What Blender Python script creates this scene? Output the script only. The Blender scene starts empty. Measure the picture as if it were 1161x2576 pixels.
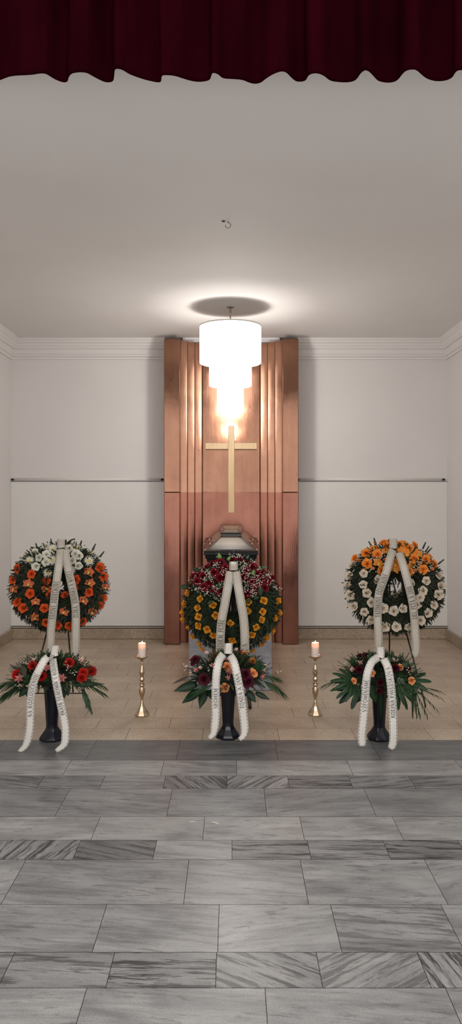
import bpy, math, random
from mathutils import Vector, Matrix, noise
random.seed(7)
PI = math.pi
sc = bpy.context.scene
COL = sc.collection
F, CX, CY, H = 1935.0, 583.0, 1255.0, 1.6

def P(px, py, d):                      # photo pixel at depth d (metres from the lens) -> world
    return Vector(((px - CX) * d / F, d, H - (py - CY) * d / F))
def fd(py):                            # depth of a floor point seen at row py
    return F * H / (py - CY)
def srgb(r, g, b, k=1.0):
    f = lambda c: (c / 12.92 if c <= .04045 else ((c + .055) / 1.055) ** 2.4) * k
    return (f(r / 255), f(g / 255), f(b / 255), 1)

# ------------------------------------------------------------------ mesh builder
class MB:
    def __init__(s): s.v, s.f, s.m, s.uv = [], [], [], []
    def vert(s, p): s.v.append(tuple(p)); return len(s.v) - 1
    def face(s, idx, mi=0, uv=None): s.f.append(tuple(idx)); s.m.append(mi); s.uv.append(uv)
    def quad(s, a, b, c, d, mi=0, uv=None):
        n = len(s.v); s.v += [tuple(a), tuple(b), tuple(c), tuple(d)]; s.face((n, n+1, n+2, n+3), mi, uv)
    def tri(s, a, b, c, mi=0):
        n = len(s.v); s.v += [tuple(a), tuple(b), tuple(c)]; s.face((n, n+1, n+2), mi)
    def box(s, x0, x1, y0, y1, z0, z1, mi=0):
        n = len(s.v)
        s.v += [(x0,y0,z0),(x1,y0,z0),(x1,y1,z0),(x0,y1,z0),(x0,y0,z1),(x1,y0,z1),(x1,y1,z1),(x0,y1,z1)]
        for q in ((0,3,2,1),(4,5,6,7),(0,1,5,4),(1,2,6,5),(2,3,7,6),(3,0,4,7)): s.face([n+i for i in q], mi)
    def rings(s, rings, mi=0, cap0=True, cap1=True, close=True):
        ids = [[s.vert(p) for p in r] for r in rings]
        k = len(ids[0])
        for a, b in zip(ids, ids[1:]):
            for i in range(k if close else k - 1):
                j = (i + 1) % k; s.face((a[i], a[j], b[j], b[i]), mi)
        if cap0: s.face(list(reversed(ids[0])), mi)
        if cap1: s.face(ids[-1], mi)
    def lathe(s, prof, c=(0,0,0), n=32, mi=0, rot=0, cap0=True, cap1=True):
        s.rings([[(c[0]+r*math.cos(2*PI*i/n+rot), c[1]+r*math.sin(2*PI*i/n+rot), c[2]+z) for i in range(n)] for r, z in prof], mi, cap0, cap1)
    def tube(s, pts, r, n=8, mi=0):
        pts = [Vector(p) for p in pts]; rs = []
        up = Vector((.3, .2, 1)).normalized()
        for i, p in enumerate(pts):
            t = (pts[min(i+1, len(pts)-1)] - pts[max(i-1, 0)]).normalized()
            a = t.cross(up)
            if a.length < .1: a = t.cross(Vector((1, 0, 0)))
            a.normalize(); b = t.cross(a)
            rr = r[i] if isinstance(r, (list, tuple)) else r
            rs.append([p + (a*math.cos(2*PI*k/n) + b*math.sin(2*PI*k/n))*rr for k in range(n)])
        s.rings(rs, mi)
    def ball(s, c, r, mi=0, n=8, m=5, sz=1.0):
        s.lathe([(max(r*math.sin(PI*k/m), 1e-4), -r*sz*math.cos(PI*k/m)) for k in range(m+1)], c, n, mi)
    def add(s, o, M, mi=None):
        n = len(s.v); s.v += [tuple(M @ Vector(p)) for p in o.v]
        for f, m in zip(o.f, o.m): s.face([n+i for i in f], m if mi is None else mi)
    def mesh(s, name, mats, smooth=False, origin=(0,0,0)):
        me = bpy.data.meshes.new(name); o = Vector(origin)
        me.from_pydata([tuple(Vector(p) - o) for p in s.v], [], s.f)
        for m in (mats if isinstance(mats, (list, tuple)) else [mats]): me.materials.append(m)
        me.polygons.foreach_set('material_index', s.m)
        if smooth: me.polygons.foreach_set('use_smooth', [True]*len(s.f))
        if any(u for u in s.uv):
            L = me.uv_layers.new(name='UVMap'); k = 0
            for f, u in zip(s.f, s.uv):
                for j in range(len(f)):
                    L.data[k].uv = u[j] if u else (0, 0); k += 1
        me.update(); return me

def link(name, me, parent=None, loc=(0,0,0)):
    o = bpy.data.objects.new(name, me); COL.objects.link(o)
    if parent: o.parent = parent
    o.location = loc; return o
def obj(name, mb, mats, parent=None, smooth=False, bevel=0, weld=False, angle=None):
    """mb is in world coordinates; a child is stored relative to its parents."""
    org = Vector((0,0,0)); p = parent
    while p: org += p.location; p = p.parent
    o = link(name, mb.mesh(name, mats, smooth, org), parent)
    if weld:
        w = o.modifiers.new('weld', 'WELD'); w.merge_threshold = 1e-4
    if bevel:
        b = o.modifiers.new('bevel', 'BEVEL'); b.width = bevel; b.segments = 2; b.limit_method = 'ANGLE'; b.angle_limit = .6
    return o
def tag(o, label, cat, group=None):
    o['label'] = label; o['category'] = cat
    if group: o['group'] = group
    return o
def thing(name, loc, label, cat, group=None):
    o = bpy.data.objects.new(name, None); COL.objects.link(o); o.location = loc; o.empty_display_size = .1
    return tag(o, label, cat, group)
def struct(name, mb, mats, bevel=0, smooth=False):
    o = obj(name, mb, mats, None, smooth, bevel); o['kind'] = 'structure'; return o
def centre_origin(o):                   # put a single-mesh thing's origin at the middle of its base
    me = o.data; xs = [v.co for v in me.vertices]
    c = Vector(((min(v.x for v in xs)+max(v.x for v in xs))/2, (min(v.y for v in xs)+max(v.y for v in xs))/2, min(v.z for v in xs)))
    me.transform(Matrix.Translation(-c)); o.location = c; return o

# ------------------------------------------------------------------ materials
class NT:
    def __init__(s, name):
        s.mat = bpy.data.materials.new(name); s.mat.use_nodes = True
        s.t = s.mat.node_tree; s.b = s.t.nodes['Principled BSDF']; s.out = s.t.nodes['Material Output']
    def n(s, kind, **kw):
        x = s.t.nodes.new(kind)
        for k, v in kw.items():
            if k in x.inputs.keys() if isinstance(k, str) else False: x.inputs[k].default_value = v
            else: setattr(x, k, v)
        return x
    def l(s, a, b): s.t.links.new(a, b)
    def set(s, **kw):
        for k, v in kw.items(): s.b.inputs[k.replace('_', ' ')].default_value = v
        return s
    def coords(s, scale=(1,1,1), kind='Object'):
        tc = s.n('ShaderNodeTexCoord'); mp = s.n('ShaderNodeMapping'); mp.inputs['Scale'].default_value = scale
        s.l(tc.outputs[kind], mp.inputs['Vector']); return mp.outputs['Vector']
    def noise(s, vec, scale, detail=3, rough=.5, dist=0):
        x = s.n('ShaderNodeTexNoise'); s.l(vec, x.inputs['Vector'])
        x.inputs['Scale'].default_value = scale; x.inputs['Detail'].default_value = detail
        x.inputs['Roughness'].default_value = rough; x.inputs['Distortion'].default_value = dist
        return x.outputs['Fac']
    def ramp(s, fac, stops):
        r = s.n('ShaderNodeValToRGB'); e = r.color_ramp.elements
        while len(e) < len(stops): e.new(.5)
        for q, (p, c) in zip(e, stops): q.position = p; q.color = c if len(c) == 4 else (*c, 1)
        s.l(fac, r.inputs['Fac']); return r.outputs['Color']
    def mix(s, fac, a, b, mode='MIX'):
        m = s.n('ShaderNodeMix', data_type='RGBA', blend_type=mode)
        for sock, v in ((m.inputs[0], fac), (m.inputs[6], a), (m.inputs[7], b)):
            if hasattr(v, 'is_output') or isinstance(v, bpy.types.NodeSocket): s.l(v, sock)
            else: sock.default_value = v
        return m.outputs[2]
    def math(s, op, a, b=0.0, c=0.0):
        m = s.n('ShaderNodeMath', operation=op)
        for i, v in enumerate((a, b, c)):
            if isinstance(v, bpy.types.NodeSocket): s.l(v, m.inputs[i])
            else: m.inputs[i].default_value = v
        return m.outputs[0]
    def bump(s, fac, strength=.2, dist=.01):
        b = s.n('ShaderNodeBump'); b.inputs['Strength'].default_value = strength; b.inputs['Distance'].default_value = dist
        s.l(fac, b.inputs['Height']); s.l(b.outputs['Normal'], s.b.inputs['Normal'])
    def col(s, sock): s.l(sock, s.b.inputs['Base Color'])

def simple(name, c, rough=.6, metal=0, var=.12, scale=30, spec=.5, **kw):
    """plain material with a little natural mottling"""
    t = NT(name); t.set(Roughness=rough, Metallic=metal, Specular_IOR_Level=spec, **kw)
    f = t.noise(t.coords(), scale, 3)
    a = tuple(x*(1-var) for x in c[:3]) + (1,); b = tuple(min(1, x*(1+var)) for x in c[:3]) + (1,)
    t.col(t.ramp(f, [(.3, a), (.7, b)])); return t.mat

def plaster(name, c):
    t = NT(name); t.set(Roughness=.75, Specular_IOR_Level=.25)
    v = t.coords()
    f = t.noise(v, 1.3, 4); g = t.noise(v, 60, 3)
    a = tuple(x*.965 for x in c[:3]) + (1,)
    t.col(t.ramp(f, [(.35, a), (.65, c)])); t.bump(g, .08, .004); return t.mat
M_WALL = plaster('white_plaster', (.76, .73, .71, 1))
M_CEIL = plaster('ceiling_paint', (.79, .76, .735, 1))
M_TRIM = plaster('stucco_trim', (.78, .75, .73, 1))
M_BOARD = simple('white_board', (.76, .74, .71, 1), .5, var=.02, scale=2)
M_STRIP = simple('grey_wall_strip', srgb(158, 148, 136), .6, var=.05)
M_GAP = simple('dark_gap', (.02, .017, .015, 1), .9)

def beige_stone(name, k=1.0):
    t = NT(name); t.set(Roughness=.38, Specular_IOR_Level=.4)
    v = t.coords()
    at = t.n('ShaderNodeAttribute', attribute_name='stone_pattern'); sp = t.n('ShaderNodeSeparateColor'); t.l(at.outputs['Color'], sp.inputs[0])
    big = t.noise(v, 3.0, 5, .6); fine = t.noise(t.coords((1, 2.2, 1)), 42, 4, .65, .6); pit = t.noise(t.coords((1, 2.5, 1)), 95, 2, .6)
    c = t.ramp(big, [(.3, srgb(170*k, 151*k, 130*k)), (.7, srgb(198*k, 180*k, 158*k))])
    c2 = t.mix(t.math('MULTIPLY', t.ramp(fine, [(.48, (0,0,0)), (.62, (1,1,1))]), .36), c, srgb(112*k, 93*k, 74*k))
    pm = t.math('MULTIPLY', t.ramp(pit, [(.56, (0,0,0)), (.64, (1,1,1))]), sp.outputs[1])
    c3 = t.mix(pm, c2, srgb(72*k, 58*k, 46*k))
    c4 = t.mix(1.0, c3, t.ramp(sp.outputs[2], [(0, (.93,.925,.92)), (1, (1.06,1.055,1.05))]), 'MULTIPLY')
    t.col(c4); t.bump(fine, .05, .003); return t.mat
M_BEIGE = beige_stone('beige_travertine')
M_BASE = beige_stone('travertine_plinth', .93)

def grey_marble():
    t = NT('grey_marble'); t.set(Roughness=.33, Specular_IOR_Level=.45)
    tc = t.n('ShaderNodeTexCoord')
    at = t.n('ShaderNodeAttribute', attribute_name='stone_pattern'); sp = t.n('ShaderNodeSeparateColor'); t.l(at.outputs['Color'], sp.inputs[0])
    ang, stren, tone = sp.outputs[0], sp.outputs[1], sp.outputs[2]
    seed = t.n('ShaderNodeVectorMath', operation='ADD')
    cb = t.n('ShaderNodeCombineXYZ'); sd = t.math('MULTIPLY', at.outputs['Alpha'], 97.0)
    t.l(sd, cb.inputs[0]); t.l(sd, cb.inputs[1]); t.l(sd, cb.inputs[2])
    rot = t.n('ShaderNodeVectorRotate', rotation_type='Z_AXIS'); t.l(tc.outputs['Object'], rot.inputs['Vector'])
    t.l(t.math('MULTIPLY', ang, PI), rot.inputs['Angle'])
    def stretched(sc_):
        mp = t.n('ShaderNodeMapping'); mp.inputs['Scale'].default_value = sc_
        t.l(rot.outputs[0], mp.inputs['Vector'])
        ad = t.n('ShaderNodeVectorMath', operation='ADD'); t.l(mp.outputs[0], ad.inputs[0]); t.l(cb.outputs[0], ad.inputs[1]); return ad.outputs[0]
    cloud = t.noise(stretched((1.6, 5, 1)), 1.6, 5, .6, .5)
    vein = t.noise(stretched((2.0, 24, 1)), 1.5, 8, .72, .15)
    grain = t.noise(t.coords(), 170, 3, .7)
    wisp = t.noise(stretched((3.6, 17, 1)), 1.7, 7, .7, .4)
    fleck = t.noise(stretched((9, 40, 1)), 1.5, 6, .7, .3)
    base = t.ramp(cloud, [(.30, srgb(116, 116, 116)), (.50, srgb(145, 145, 144)), (.70, srgb(166, 165, 163))])
    m1 = t.math('MULTIPLY', t.ramp(vein, [(.50, (0,0,0)), (.555, (1,1,1))]), stren)
    c = t.mix(m1, base, srgb(62, 62, 62))
    m2 = t.math('MULTIPLY', t.ramp(wisp, [(.57, (0,0,0)), (.64, (1,1,1))]), .6)
    c = t.mix(m2, c, srgb(86, 85, 84))
    m3 = t.math('MULTIPLY', t.ramp(fleck, [(.58, (0,0,0)), (.66, (1,1,1))]), .5)
    c = t.mix(m3, c, srgb(76, 75, 74))
    c = t.mix(1.0, c, t.ramp(grain, [(.3, (.78,.78,.78)), (.7, (1.16,1.16,1.16))]), 'MULTIPLY')
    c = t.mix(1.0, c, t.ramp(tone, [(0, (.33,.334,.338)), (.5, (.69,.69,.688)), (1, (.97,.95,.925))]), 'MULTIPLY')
    t.col(c); t.bump(grain, .03, .002)
    rr = t.n('ShaderNodeMapRange'); t.l(cloud, rr.inputs[0]); rr.inputs[3].default_value = .26; rr.inputs[4].default_value = .42
    t.l(rr.outputs[0], t.b.inputs['Roughness']); return t.mat
M_MARBLE = grey_marble()
M_GROUT = simple('dark_grout', srgb(52, 47, 42), .9)

def copper(name, c1, c2, r0=.025):
    t = NT(name); t.set(Metallic=.92, Specular_IOR_Level=.5)
    v = t.coords()
    blotch = t.noise(v, 2.6, 6, .65, .4); brush = t.noise(t.coords((90, 90, 5)), 1.0, 4, .6)
    spots = t.noise(v, 26, 3, .55); drip = t.noise(t.coords((14, 14, 1.3)), 1.0, 5, .6)
    c = t.ramp(blotch, [(.28, c1), (.72, c2)])
    c = t.mix(t.math('MULTIPLY', t.ramp(drip, [(.42, (0,0,0)), (.68, (1,1,1))]), .18), c, tuple(x*.72 for x in c1[:3]) + (1,))
    c = t.mix(t.math('MULTIPLY', t.ramp(spots, [(.70, (0,0,0)), (.76, (1,1,1))]), .6), c, srgb(70, 40, 32))
    c = t.mix(1.0, c, t.ramp(brush, [(.2, (.9,.9,.9)), (.8, (1.08,1.08,1.08))]), 'MULTIPLY')
    t.col(c)
    r = t.math('ADD', t.math('MULTIPLY', blotch, .16), t.math('MULTIPLY', brush, .08))
    t.l(t.math('ADD', r, r0), t.b.inputs['Roughness'])
    h = t.math('ADD', t.math('MULTIPLY', brush, .25), t.noise(v, 5, 3)); t.bump(h, .16, .006); return t.mat
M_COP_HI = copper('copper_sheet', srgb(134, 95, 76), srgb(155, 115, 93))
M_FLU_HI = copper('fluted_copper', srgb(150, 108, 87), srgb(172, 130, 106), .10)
M_FLU_LO = copper('tarnished_dark_reflection_flutes', srgb(130, 83, 67), srgb(152, 102, 85), .10)  # lower flutes: tarnish, plus darker reflections painted into the base colour
M_COP_LO = copper('tarnished_dark_reflection_copper', srgb(122, 79, 65), srgb(145, 99, 84))  # lower sheets: redder tarnish with dark reflections painted into the colour

def light_wood():
    t = NT('pale_wood'); t.set(Roughness=.45)
    g = t.noise(t.coords((40, 40, 3)), 1.2, 5, .6, .5)
    t.col(t.ramp(g, [(.3, srgb(204, 172, 128)), (.7, srgb(222, 192, 150))])); t.bump(g, .06, .002); return t.mat
M_WOOD = light_wood()

def velvet():
    t = NT('burgundy_velvet'); t.set(Roughness=1.0, Specular_IOR_Level=0.0, Sheen_Weight=.0, Sheen_Roughness=.4)
    t.b.inputs['Sheen Tint'].default_value = srgb(150, 30, 40)
    f = t.noise(t.coords((3, 3, .7)), 3, 4); t.col(t.ramp(f, [(.3, srgb(24, 2, 6)), (.7, srgb(34, 3, 9))]))
    t.bump(t.noise(t.coords(), 300, 2), .15, .001); return t.mat
M_VELVET = velvet()
M_GOLD = simple('gold_metal', srgb(194, 170, 142), .12, 1.0, .04)
M_BRONZE = simple('aged_chrome', srgb(150, 138, 120), .3, 1.0)
M_BLACK = simple('black_painted_steel', srgb(22, 18, 17), .4)
M_PLASTIC = simple('navy_black_plastic', srgb(14, 15, 24), .2, var=.08, spec=.28)
M_WHITE_MET = simple('white_enamel', srgb(225, 222, 216), .4, var=.02)
M_BRASS = simple('ornate_brass', srgb(196, 168, 146), .25, 1.0)
M_EARTH = simple('wet_floral_foam', srgb(20, 40, 22), .9)

def casket_mat(name, patina):
    t = NT(name); t.set(Roughness=.30, Specular_IOR_Level=.4)
    if patina:
        uv = t.n('ShaderNodeTexCoord').outputs['UV']; s = t.n('ShaderNodeSeparateXYZ'); t.l(uv, s.inputs[0])
        e = lambda q: t.math('MINIMUM', t.math('MULTIPLY', q, t.math('SUBTRACT', 1.0, q)), .09)
        m = t.math('MULTIPLY', t.math('MULTIPLY', t.math('MINIMUM', t.math('MULTIPLY', s.outputs[1], 2.4), 1.0), e(s.outputs[0])), 11.0)
        m = t.math('ADD', m, t.math('MULTIPLY', t.math('SUBTRACT', t.noise(t.coords(), 14, 3), .5), .2))
        t.col(t.ramp(m, [(.02, srgb(28, 28, 30)), (.50, srgb(82, 75, 65)), (.95, srgb(124, 114, 100))])); t.set(Metallic=.2)
    else:
        t.col(t.ramp(t.noise(t.coords((2, 14, 14)), 4, 4), [(.3, srgb(17, 17, 19)), (.7, srgb(27, 27, 29))]))
    return t.mat
M_CASK, M_CASK_P = casket_mat('black_lacquer', False), casket_mat('bronze_patina_lacquer', True)

def block_mat():
    t = NT('blue_grey_marbled_cladding'); t.set(Roughness=.3)
    a = t.noise(t.coords(), 5, 6, .6, 1.2); b = t.noise(t.coords((1, 1, 4)), 4, 4, .6, .8)
    c = t.ramp(a, [(.3, srgb(128, 128, 136)), (.7, srgb(176, 176, 182))])
    t.col(t.mix(t.math('MULTIPLY', t.ramp(b, [(.6, (0,0,0)), (.75, (1,1,1))]), .5), c, srgb(84, 84, 92))); return t.mat
M_BLOCK = block_mat()

def ribbon_mat(name, style):
    t = NT(name); t.set(Roughness=.42, Specular_IOR_Level=.4, Sheen_Weight=.1)
    uv = t.n('ShaderNodeTexCoord').outputs['UV']; s = t.n('ShaderNodeSeparateXYZ'); t.l(uv, s.inputs[0])
    u, v = s.outputs[0], s.outputs[1]
    e = t.math('ABSOLUTE', t.math('SUBTRACT', u, .5))
    if style == 0:                       # slanted double dashes along both edges
        w = t.math('FRACT', t.math('ADD', t.math('DIVIDE', v, .021), t.math('MULTIPLY', e, 3.0)))
        band = t.math('MULTIPLY', t.math('GREATER_THAN', e, .355), t.math('LESS_THAN', e, .43))
        d = t.math('MULTIPLY', band, t.math('LESS_THAN', w, .62))
        ink = srgb(78, 80, 74)
    else:                                # small vine scrolls along both edges and a fine hem line
        w = t.math('SINE', t.math('MULTIPLY', v, 2*PI/.034))
        cen = t.math('ADD', .365, t.math('MULTIPLY', w, .028))
        d = t.math('LESS_THAN', t.math('ABSOLUTE', t.math('SUBTRACT', e, cen)), t.math('ADD', .014, t.math('MULTIPLY', t.noise(t.coords(), 120, 1), .035)))
        hem = t.math('MULTIPLY', t.math('GREATER_THAN', e, .452), t.math('LESS_THAN', e, .468))
        gap = t.math('GREATER_THAN', t.math('FRACT', t.math('DIVIDE', v, .017)), .3)
        d = t.math('MAXIMUM', t.math('MULTIPLY', d, gap), t.math('MULTIPLY', hem, .6))
        ink = srgb(104, 96, 84)
    a_, b_ = (srgb(192, 187, 179), srgb(204, 199, 191)) if style == 0 else (srgb(172, 164, 151), srgb(184, 176, 163))
    base = t.ramp(t.noise(t.coords(), 9, 3), [(.3, a_), (.7, b_)])
    t.col(t.mix(t.math('MULTIPLY', d, .9), base, ink))
    tr = t.n('ShaderNodeBsdfTranslucent'); t.l(base, tr.inputs[0])
    return t.mat
M_RIB_LO, M_RIB_HI = ribbon_mat('satin_ribbon_dashed_edge', 0), ribbon_mat('satin_ribbon_vine_edge', 1)
M_INK = simple('dark_print', srgb(62, 62, 58), .5)
M_INK2 = simple('grey_print', srgb(98, 92, 82), .5)

def petal(name, c, c2=None, trans=.4):
    t = NT(name); t.set(Roughness=.6, Specular_IOR_Level=.25)
    f = t.noise(t.coords(), 45, 3)
    col = t.ramp(f, [(.3, c2 or tuple(x*.75 for x in c[:3]) + (1,)), (.7, c)]); t.col(col)
    tr = t.n('ShaderNodeBsdfTranslucent'); t.l(col, tr.inputs[0]); ms = t.n('ShaderNodeMixShader'); ms.inputs[0].default_value = trans
    t.l(t.b.outputs[0], ms.inputs[1]); t.l(tr.outputs[0], ms.inputs[2]); t.l(ms.outputs[0], t.out.inputs[0]); return t.mat
M_ORANGE = petal('orange_petals', srgb(232, 104, 44), srgb(206, 74, 30))
M_ORCHID = petal('coral_orchid_petals', srgb(226, 128, 84), srgb(206, 98, 60))
M_WHITE = petal('white_petals', srgb(240, 238, 226), srgb(222, 218, 200))
M_CREAM = petal('ivory_petals', srgb(236, 226, 208), srgb(216, 200, 178))
M_APRI = petal('apricot_petals', srgb(250, 166, 72), srgb(236, 136, 46))
M_YELLOW = petal('golden_petals', srgb(240, 184, 66), srgb(226, 152, 44))
M_RED = petal('crimson_petals', srgb(138, 10, 32), srgb(98, 6, 24))
M_BURG = petal('burgundy_petals', srgb(96, 12, 40), srgb(62, 8, 28))
M_PEACH = petal('peach_petals', srgb(246, 182, 120), srgb(238, 150, 92))
M_SCAR = petal('scarlet_petals', srgb(214, 48, 36), srgb(180, 26, 22))
M_PINK = petal('pink_petals', srgb(228, 160, 150), srgb(200, 96, 96))
M_LPINK = petal('pale_petals', srgb(240, 216, 204), srgb(228, 180, 160))
M_HEART = simple('flower_heart', srgb(206, 176, 84), .8, var=.3, scale=200)
M_FIR = simple('fir_needles', srgb(40, 50, 34), .6, spec=.25, var=.4, scale=12)
M_YEW = simple('yew_needles', srgb(38, 50, 31), .65, spec=.25, var=.45, scale=10)
M_ASP = simple('soft_green_sprays', srgb(66, 84, 50), .6, var=.35, scale=14)
M_STEM = simple('brown_twig', srgb(52, 48, 34), .8)
M_CORE = simple('dark_moss_core', srgb(22, 32, 21), .95)
M_LEAF = simple('glossy_leaf', srgb(28, 52, 28), .42, spec=.22, var=.3, scale=14)
M_LEAF_D = simple('dark_glossy_leaf', srgb(20, 40, 22), .40, spec=.2, var=.3, scale=14)
M_LEAF_L = simple('bright_green_leaf', srgb(96, 138, 62), .4, var=.25, scale=16)
M_PALM = simple('palm_leaflet', srgb(32, 54, 30), .5, spec=.2, var=.3, scale=10)
M_GREY_LEAF = simple('grey_green_leaf', srgb(66, 84, 66), .55, var=.2, scale=20)

# ------------------------------------------------------------------ the setting
XL, XR, YB, ZC, YF = (28-CX)*8.8/F, (1124-CX)*8.8/F, 8.8, 3.42, 3.25

def stone_floor():
    mb = MB(); data = []
    rows = [1862, 1912.5, 1951.5, 1983.5, 2054.5, 2113.5, 2162.5, 2275.5, 2395.5, 2485.5]
    joints = [[-10,229,448,694,944],[-60,168,408,594,880,1160],[-55,102,257,413,570,725,881,1036],[-90,157,426,667,930],
              [-20,240,512,759,1000],[-185,5,193,389,583,777,972],[34,468,765,1096],[-40,250,549,845,1138],
              [16,277,543,803,1066],[205,669,1139]]
    #         tone, vein strength per tile (repeats), vein angle
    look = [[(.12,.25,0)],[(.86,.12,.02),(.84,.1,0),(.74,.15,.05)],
            [(.22,.75,.1),(.35,.5,.04),(.55,.35,0),(.45,.85,.33),(.62,.8,.7),(.25,1,.02),(.40,.7,.92),(.36,.7,.95)],
            [(.42,.22,.03),(.45,.25,.05),(.5,.18,0),(.46,.22,.94)],[(.78,.1,0),(.74,.12,.04),(.8,.08,0),(.76,.1,0)],
            [(.5,.9,.62),(.5,1,.60),(.18,.7,.12),(.6,.3,.06),(.34,1,.01),(.52,.7,.02),(.22,1,.03)],
            [(.5,.3,.03),(.52,.3,.04),(.56,.22,.02),(.6,.14,.9)],[(.52,.28,.02),(.48,.3,.05),(.62,.2,.93),(.44,.55,.04)],
            [(.4,.7,.02),(.3,1,.01),(.42,.8,.18),(.62,.6,.8),(.56,1,.42),(.48,.7,.0)],[(.6,.2,.03),(.56,.2,.04),(.62,.2,0)]]
    g = .0011
    def tile(x0, x1, y0, y1, mi, dat):
        if x1 - x0 < .01: return
        z = 0.0
        mb.quad((x0+g, y0+g, z), (x1-g, y0+g, z), (x1-g, y1-g, z), (x0+g, y1-g, z), mi); data.append(dat)
    rnd = random.Random(3)
    deps = [fd(r) for r in rows] + [2.30]
    for i, js in enumerate(joints):
        yn, yf = (deps[i+1] if i+1 < len(deps) else 2.2), deps[i]
        mid = (rows[i] + (rows[i+1] if i < 9 else 2576)) / 2; dm = fd(mid)
        xs = [(j - CX)*dm/F for j in js]
        w = (xs[-1] - xs[0]) / (len(xs)-1)
        while xs[0] > -5.5: xs.insert(0, xs[0]-w)
        while xs[-1] < 5.5: xs.append(xs[-1]+w)
        base = sum(1 for x in xs if x < (js[0]-CX)*dm/F - .01)
        for k in range(len(xs)-1):
            tn, st, an = look[i][(k-base) % len(look[i])]
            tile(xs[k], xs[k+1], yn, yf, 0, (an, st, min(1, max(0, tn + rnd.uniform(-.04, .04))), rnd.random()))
    y = deps[-1]; k = 0
    while y > -3:                       # the hall floor goes on behind the photographer in the same courses
        h = (.33, .33, .19)[k % 3]; x = -5.6 - rnd.random()*.5
        while x < 5.5:
            w = .5 if k % 3 < 2 else .3
            tile(x, x+w, y-h, y, 0, (rnd.uniform(0, .06) if k % 3 < 2 else rnd.random(), rnd.uniform(.15, .35) if k % 3 < 2 else .9, rnd.uniform(.35, .65), rnd.random())); x += w
        y -= h; k += 1
    y = deps[0]; k = 0                  # beige tiles of the stage
    while y < YB + .3:
        off = (.0, .27, .14, .40, .05, .33)[k % 6] - .07; x = -3.2 + off
        while x < 3.2:
            w = .512
            tile(max(x, XL-.3), min(x+w, XR+.3), y, min(y+.262, YB+.3), 1, (0, (rnd.uniform(.5, 1) if rnd.random() < (.75 if k < 3 else .15) else .06), rnd.uniform(.25, .8), rnd.random())); x += w
        y += .262; k += 1
    n = len(mb.f)
    mb.quad((-5.6, -3.2, -.003), (5.6, -3.2, -.003), (5.6, YB+.3, -.003), (-5.6, YB+.3, -.003), 2); data.append((0, 0, 0, 0))
    mb.box(-5.6, 5.6, -3.2, YB+.3, -.12, -.004, 2); data.extend([(0, 0, 0, 0)]*6)
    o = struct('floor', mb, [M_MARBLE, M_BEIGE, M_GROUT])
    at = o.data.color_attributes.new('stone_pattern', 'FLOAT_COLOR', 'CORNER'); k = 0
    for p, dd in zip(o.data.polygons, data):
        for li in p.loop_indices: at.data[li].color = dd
stone_floor()

def sbox(name, dims, mat, bevel=0):
    m = MB(); m.box(*dims); return struct(name, m, mat, bevel)
sbox('wall_back', (XL-.15, XR+.15, YB, YB+.15, 0, ZC+.15), M_WALL)
sbox('wall_left', (XL-.15, XL, YF, YB, 0, ZC), M_WALL)
sbox('wall_right', (XR, XR+.15, YF, YB, 0, ZC), M_WALL)
sbox('ceiling', (XL-.15, XR+.15, YF, YB, ZC, ZC+.15), M_CEIL)
m = MB(); m.box(-5.6, 5.6, YF-.001, YF+.15, ZC+.15, 4.9); m.box(-5.6, XL-.15, YF-.001, YF+.15, 0, ZC+.15); m.box(XR+.15, 5.6, YF-.001, YF+.15, 0, ZC+.15)
struct('wall_front', m, M_WALL)

PX0, PX1 = (412-CX)*8.44/F, (750-CX)*8.44/F       # copper panel edges
prof = [(.120,0),(.120,.022),(.108,.030),(.108,.046),(.098,.054),(.088,.060),(.080,.078),(.062,.098),(.058,.112),(.036,.116),(.036,.168),(.048,.178),(.048,.196),(.026,.206),(.020,.228),(0,.228)]
def cornice(name, pts_fn):
    mb = MB(); a = []; b = []
    for o_, z in prof:
        p, q = pts_fn(o_); a.append((p[0], p[1], ZC-z)); b.append((q[0], q[1], ZC-z))
    p, q = pts_fn(0); a.append((p[0], p[1], ZC)); b.append((q[0], q[1], ZC))
    mb.rings([a, b]); return struct(name, mb, M_TRIM)
e_ = .0008
cornice('trim_1', lambda o_: ((XL+o_, YB-o_-e_), (PX0-.012, YB-o_-e_)))
cornice('trim_2', lambda o_: ((PX1+.012, YB-o_-e_), (XR-o_, YB-o_-e_)))
cornice('trim_3', lambda o_: ((XL+o_+e_, YF+.01), (XL+o_+e_, YB-o_)))
cornice('trim_4', lambda o_: ((XR-o_-e_, YB-o_), (XR-o_-e_, YF+.01)))
cornice('trim_5', lambda o_: ((PX0+.19, YB-o_*.95-e_), (PX1-.19, YB-o_*.95-e_)))

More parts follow.
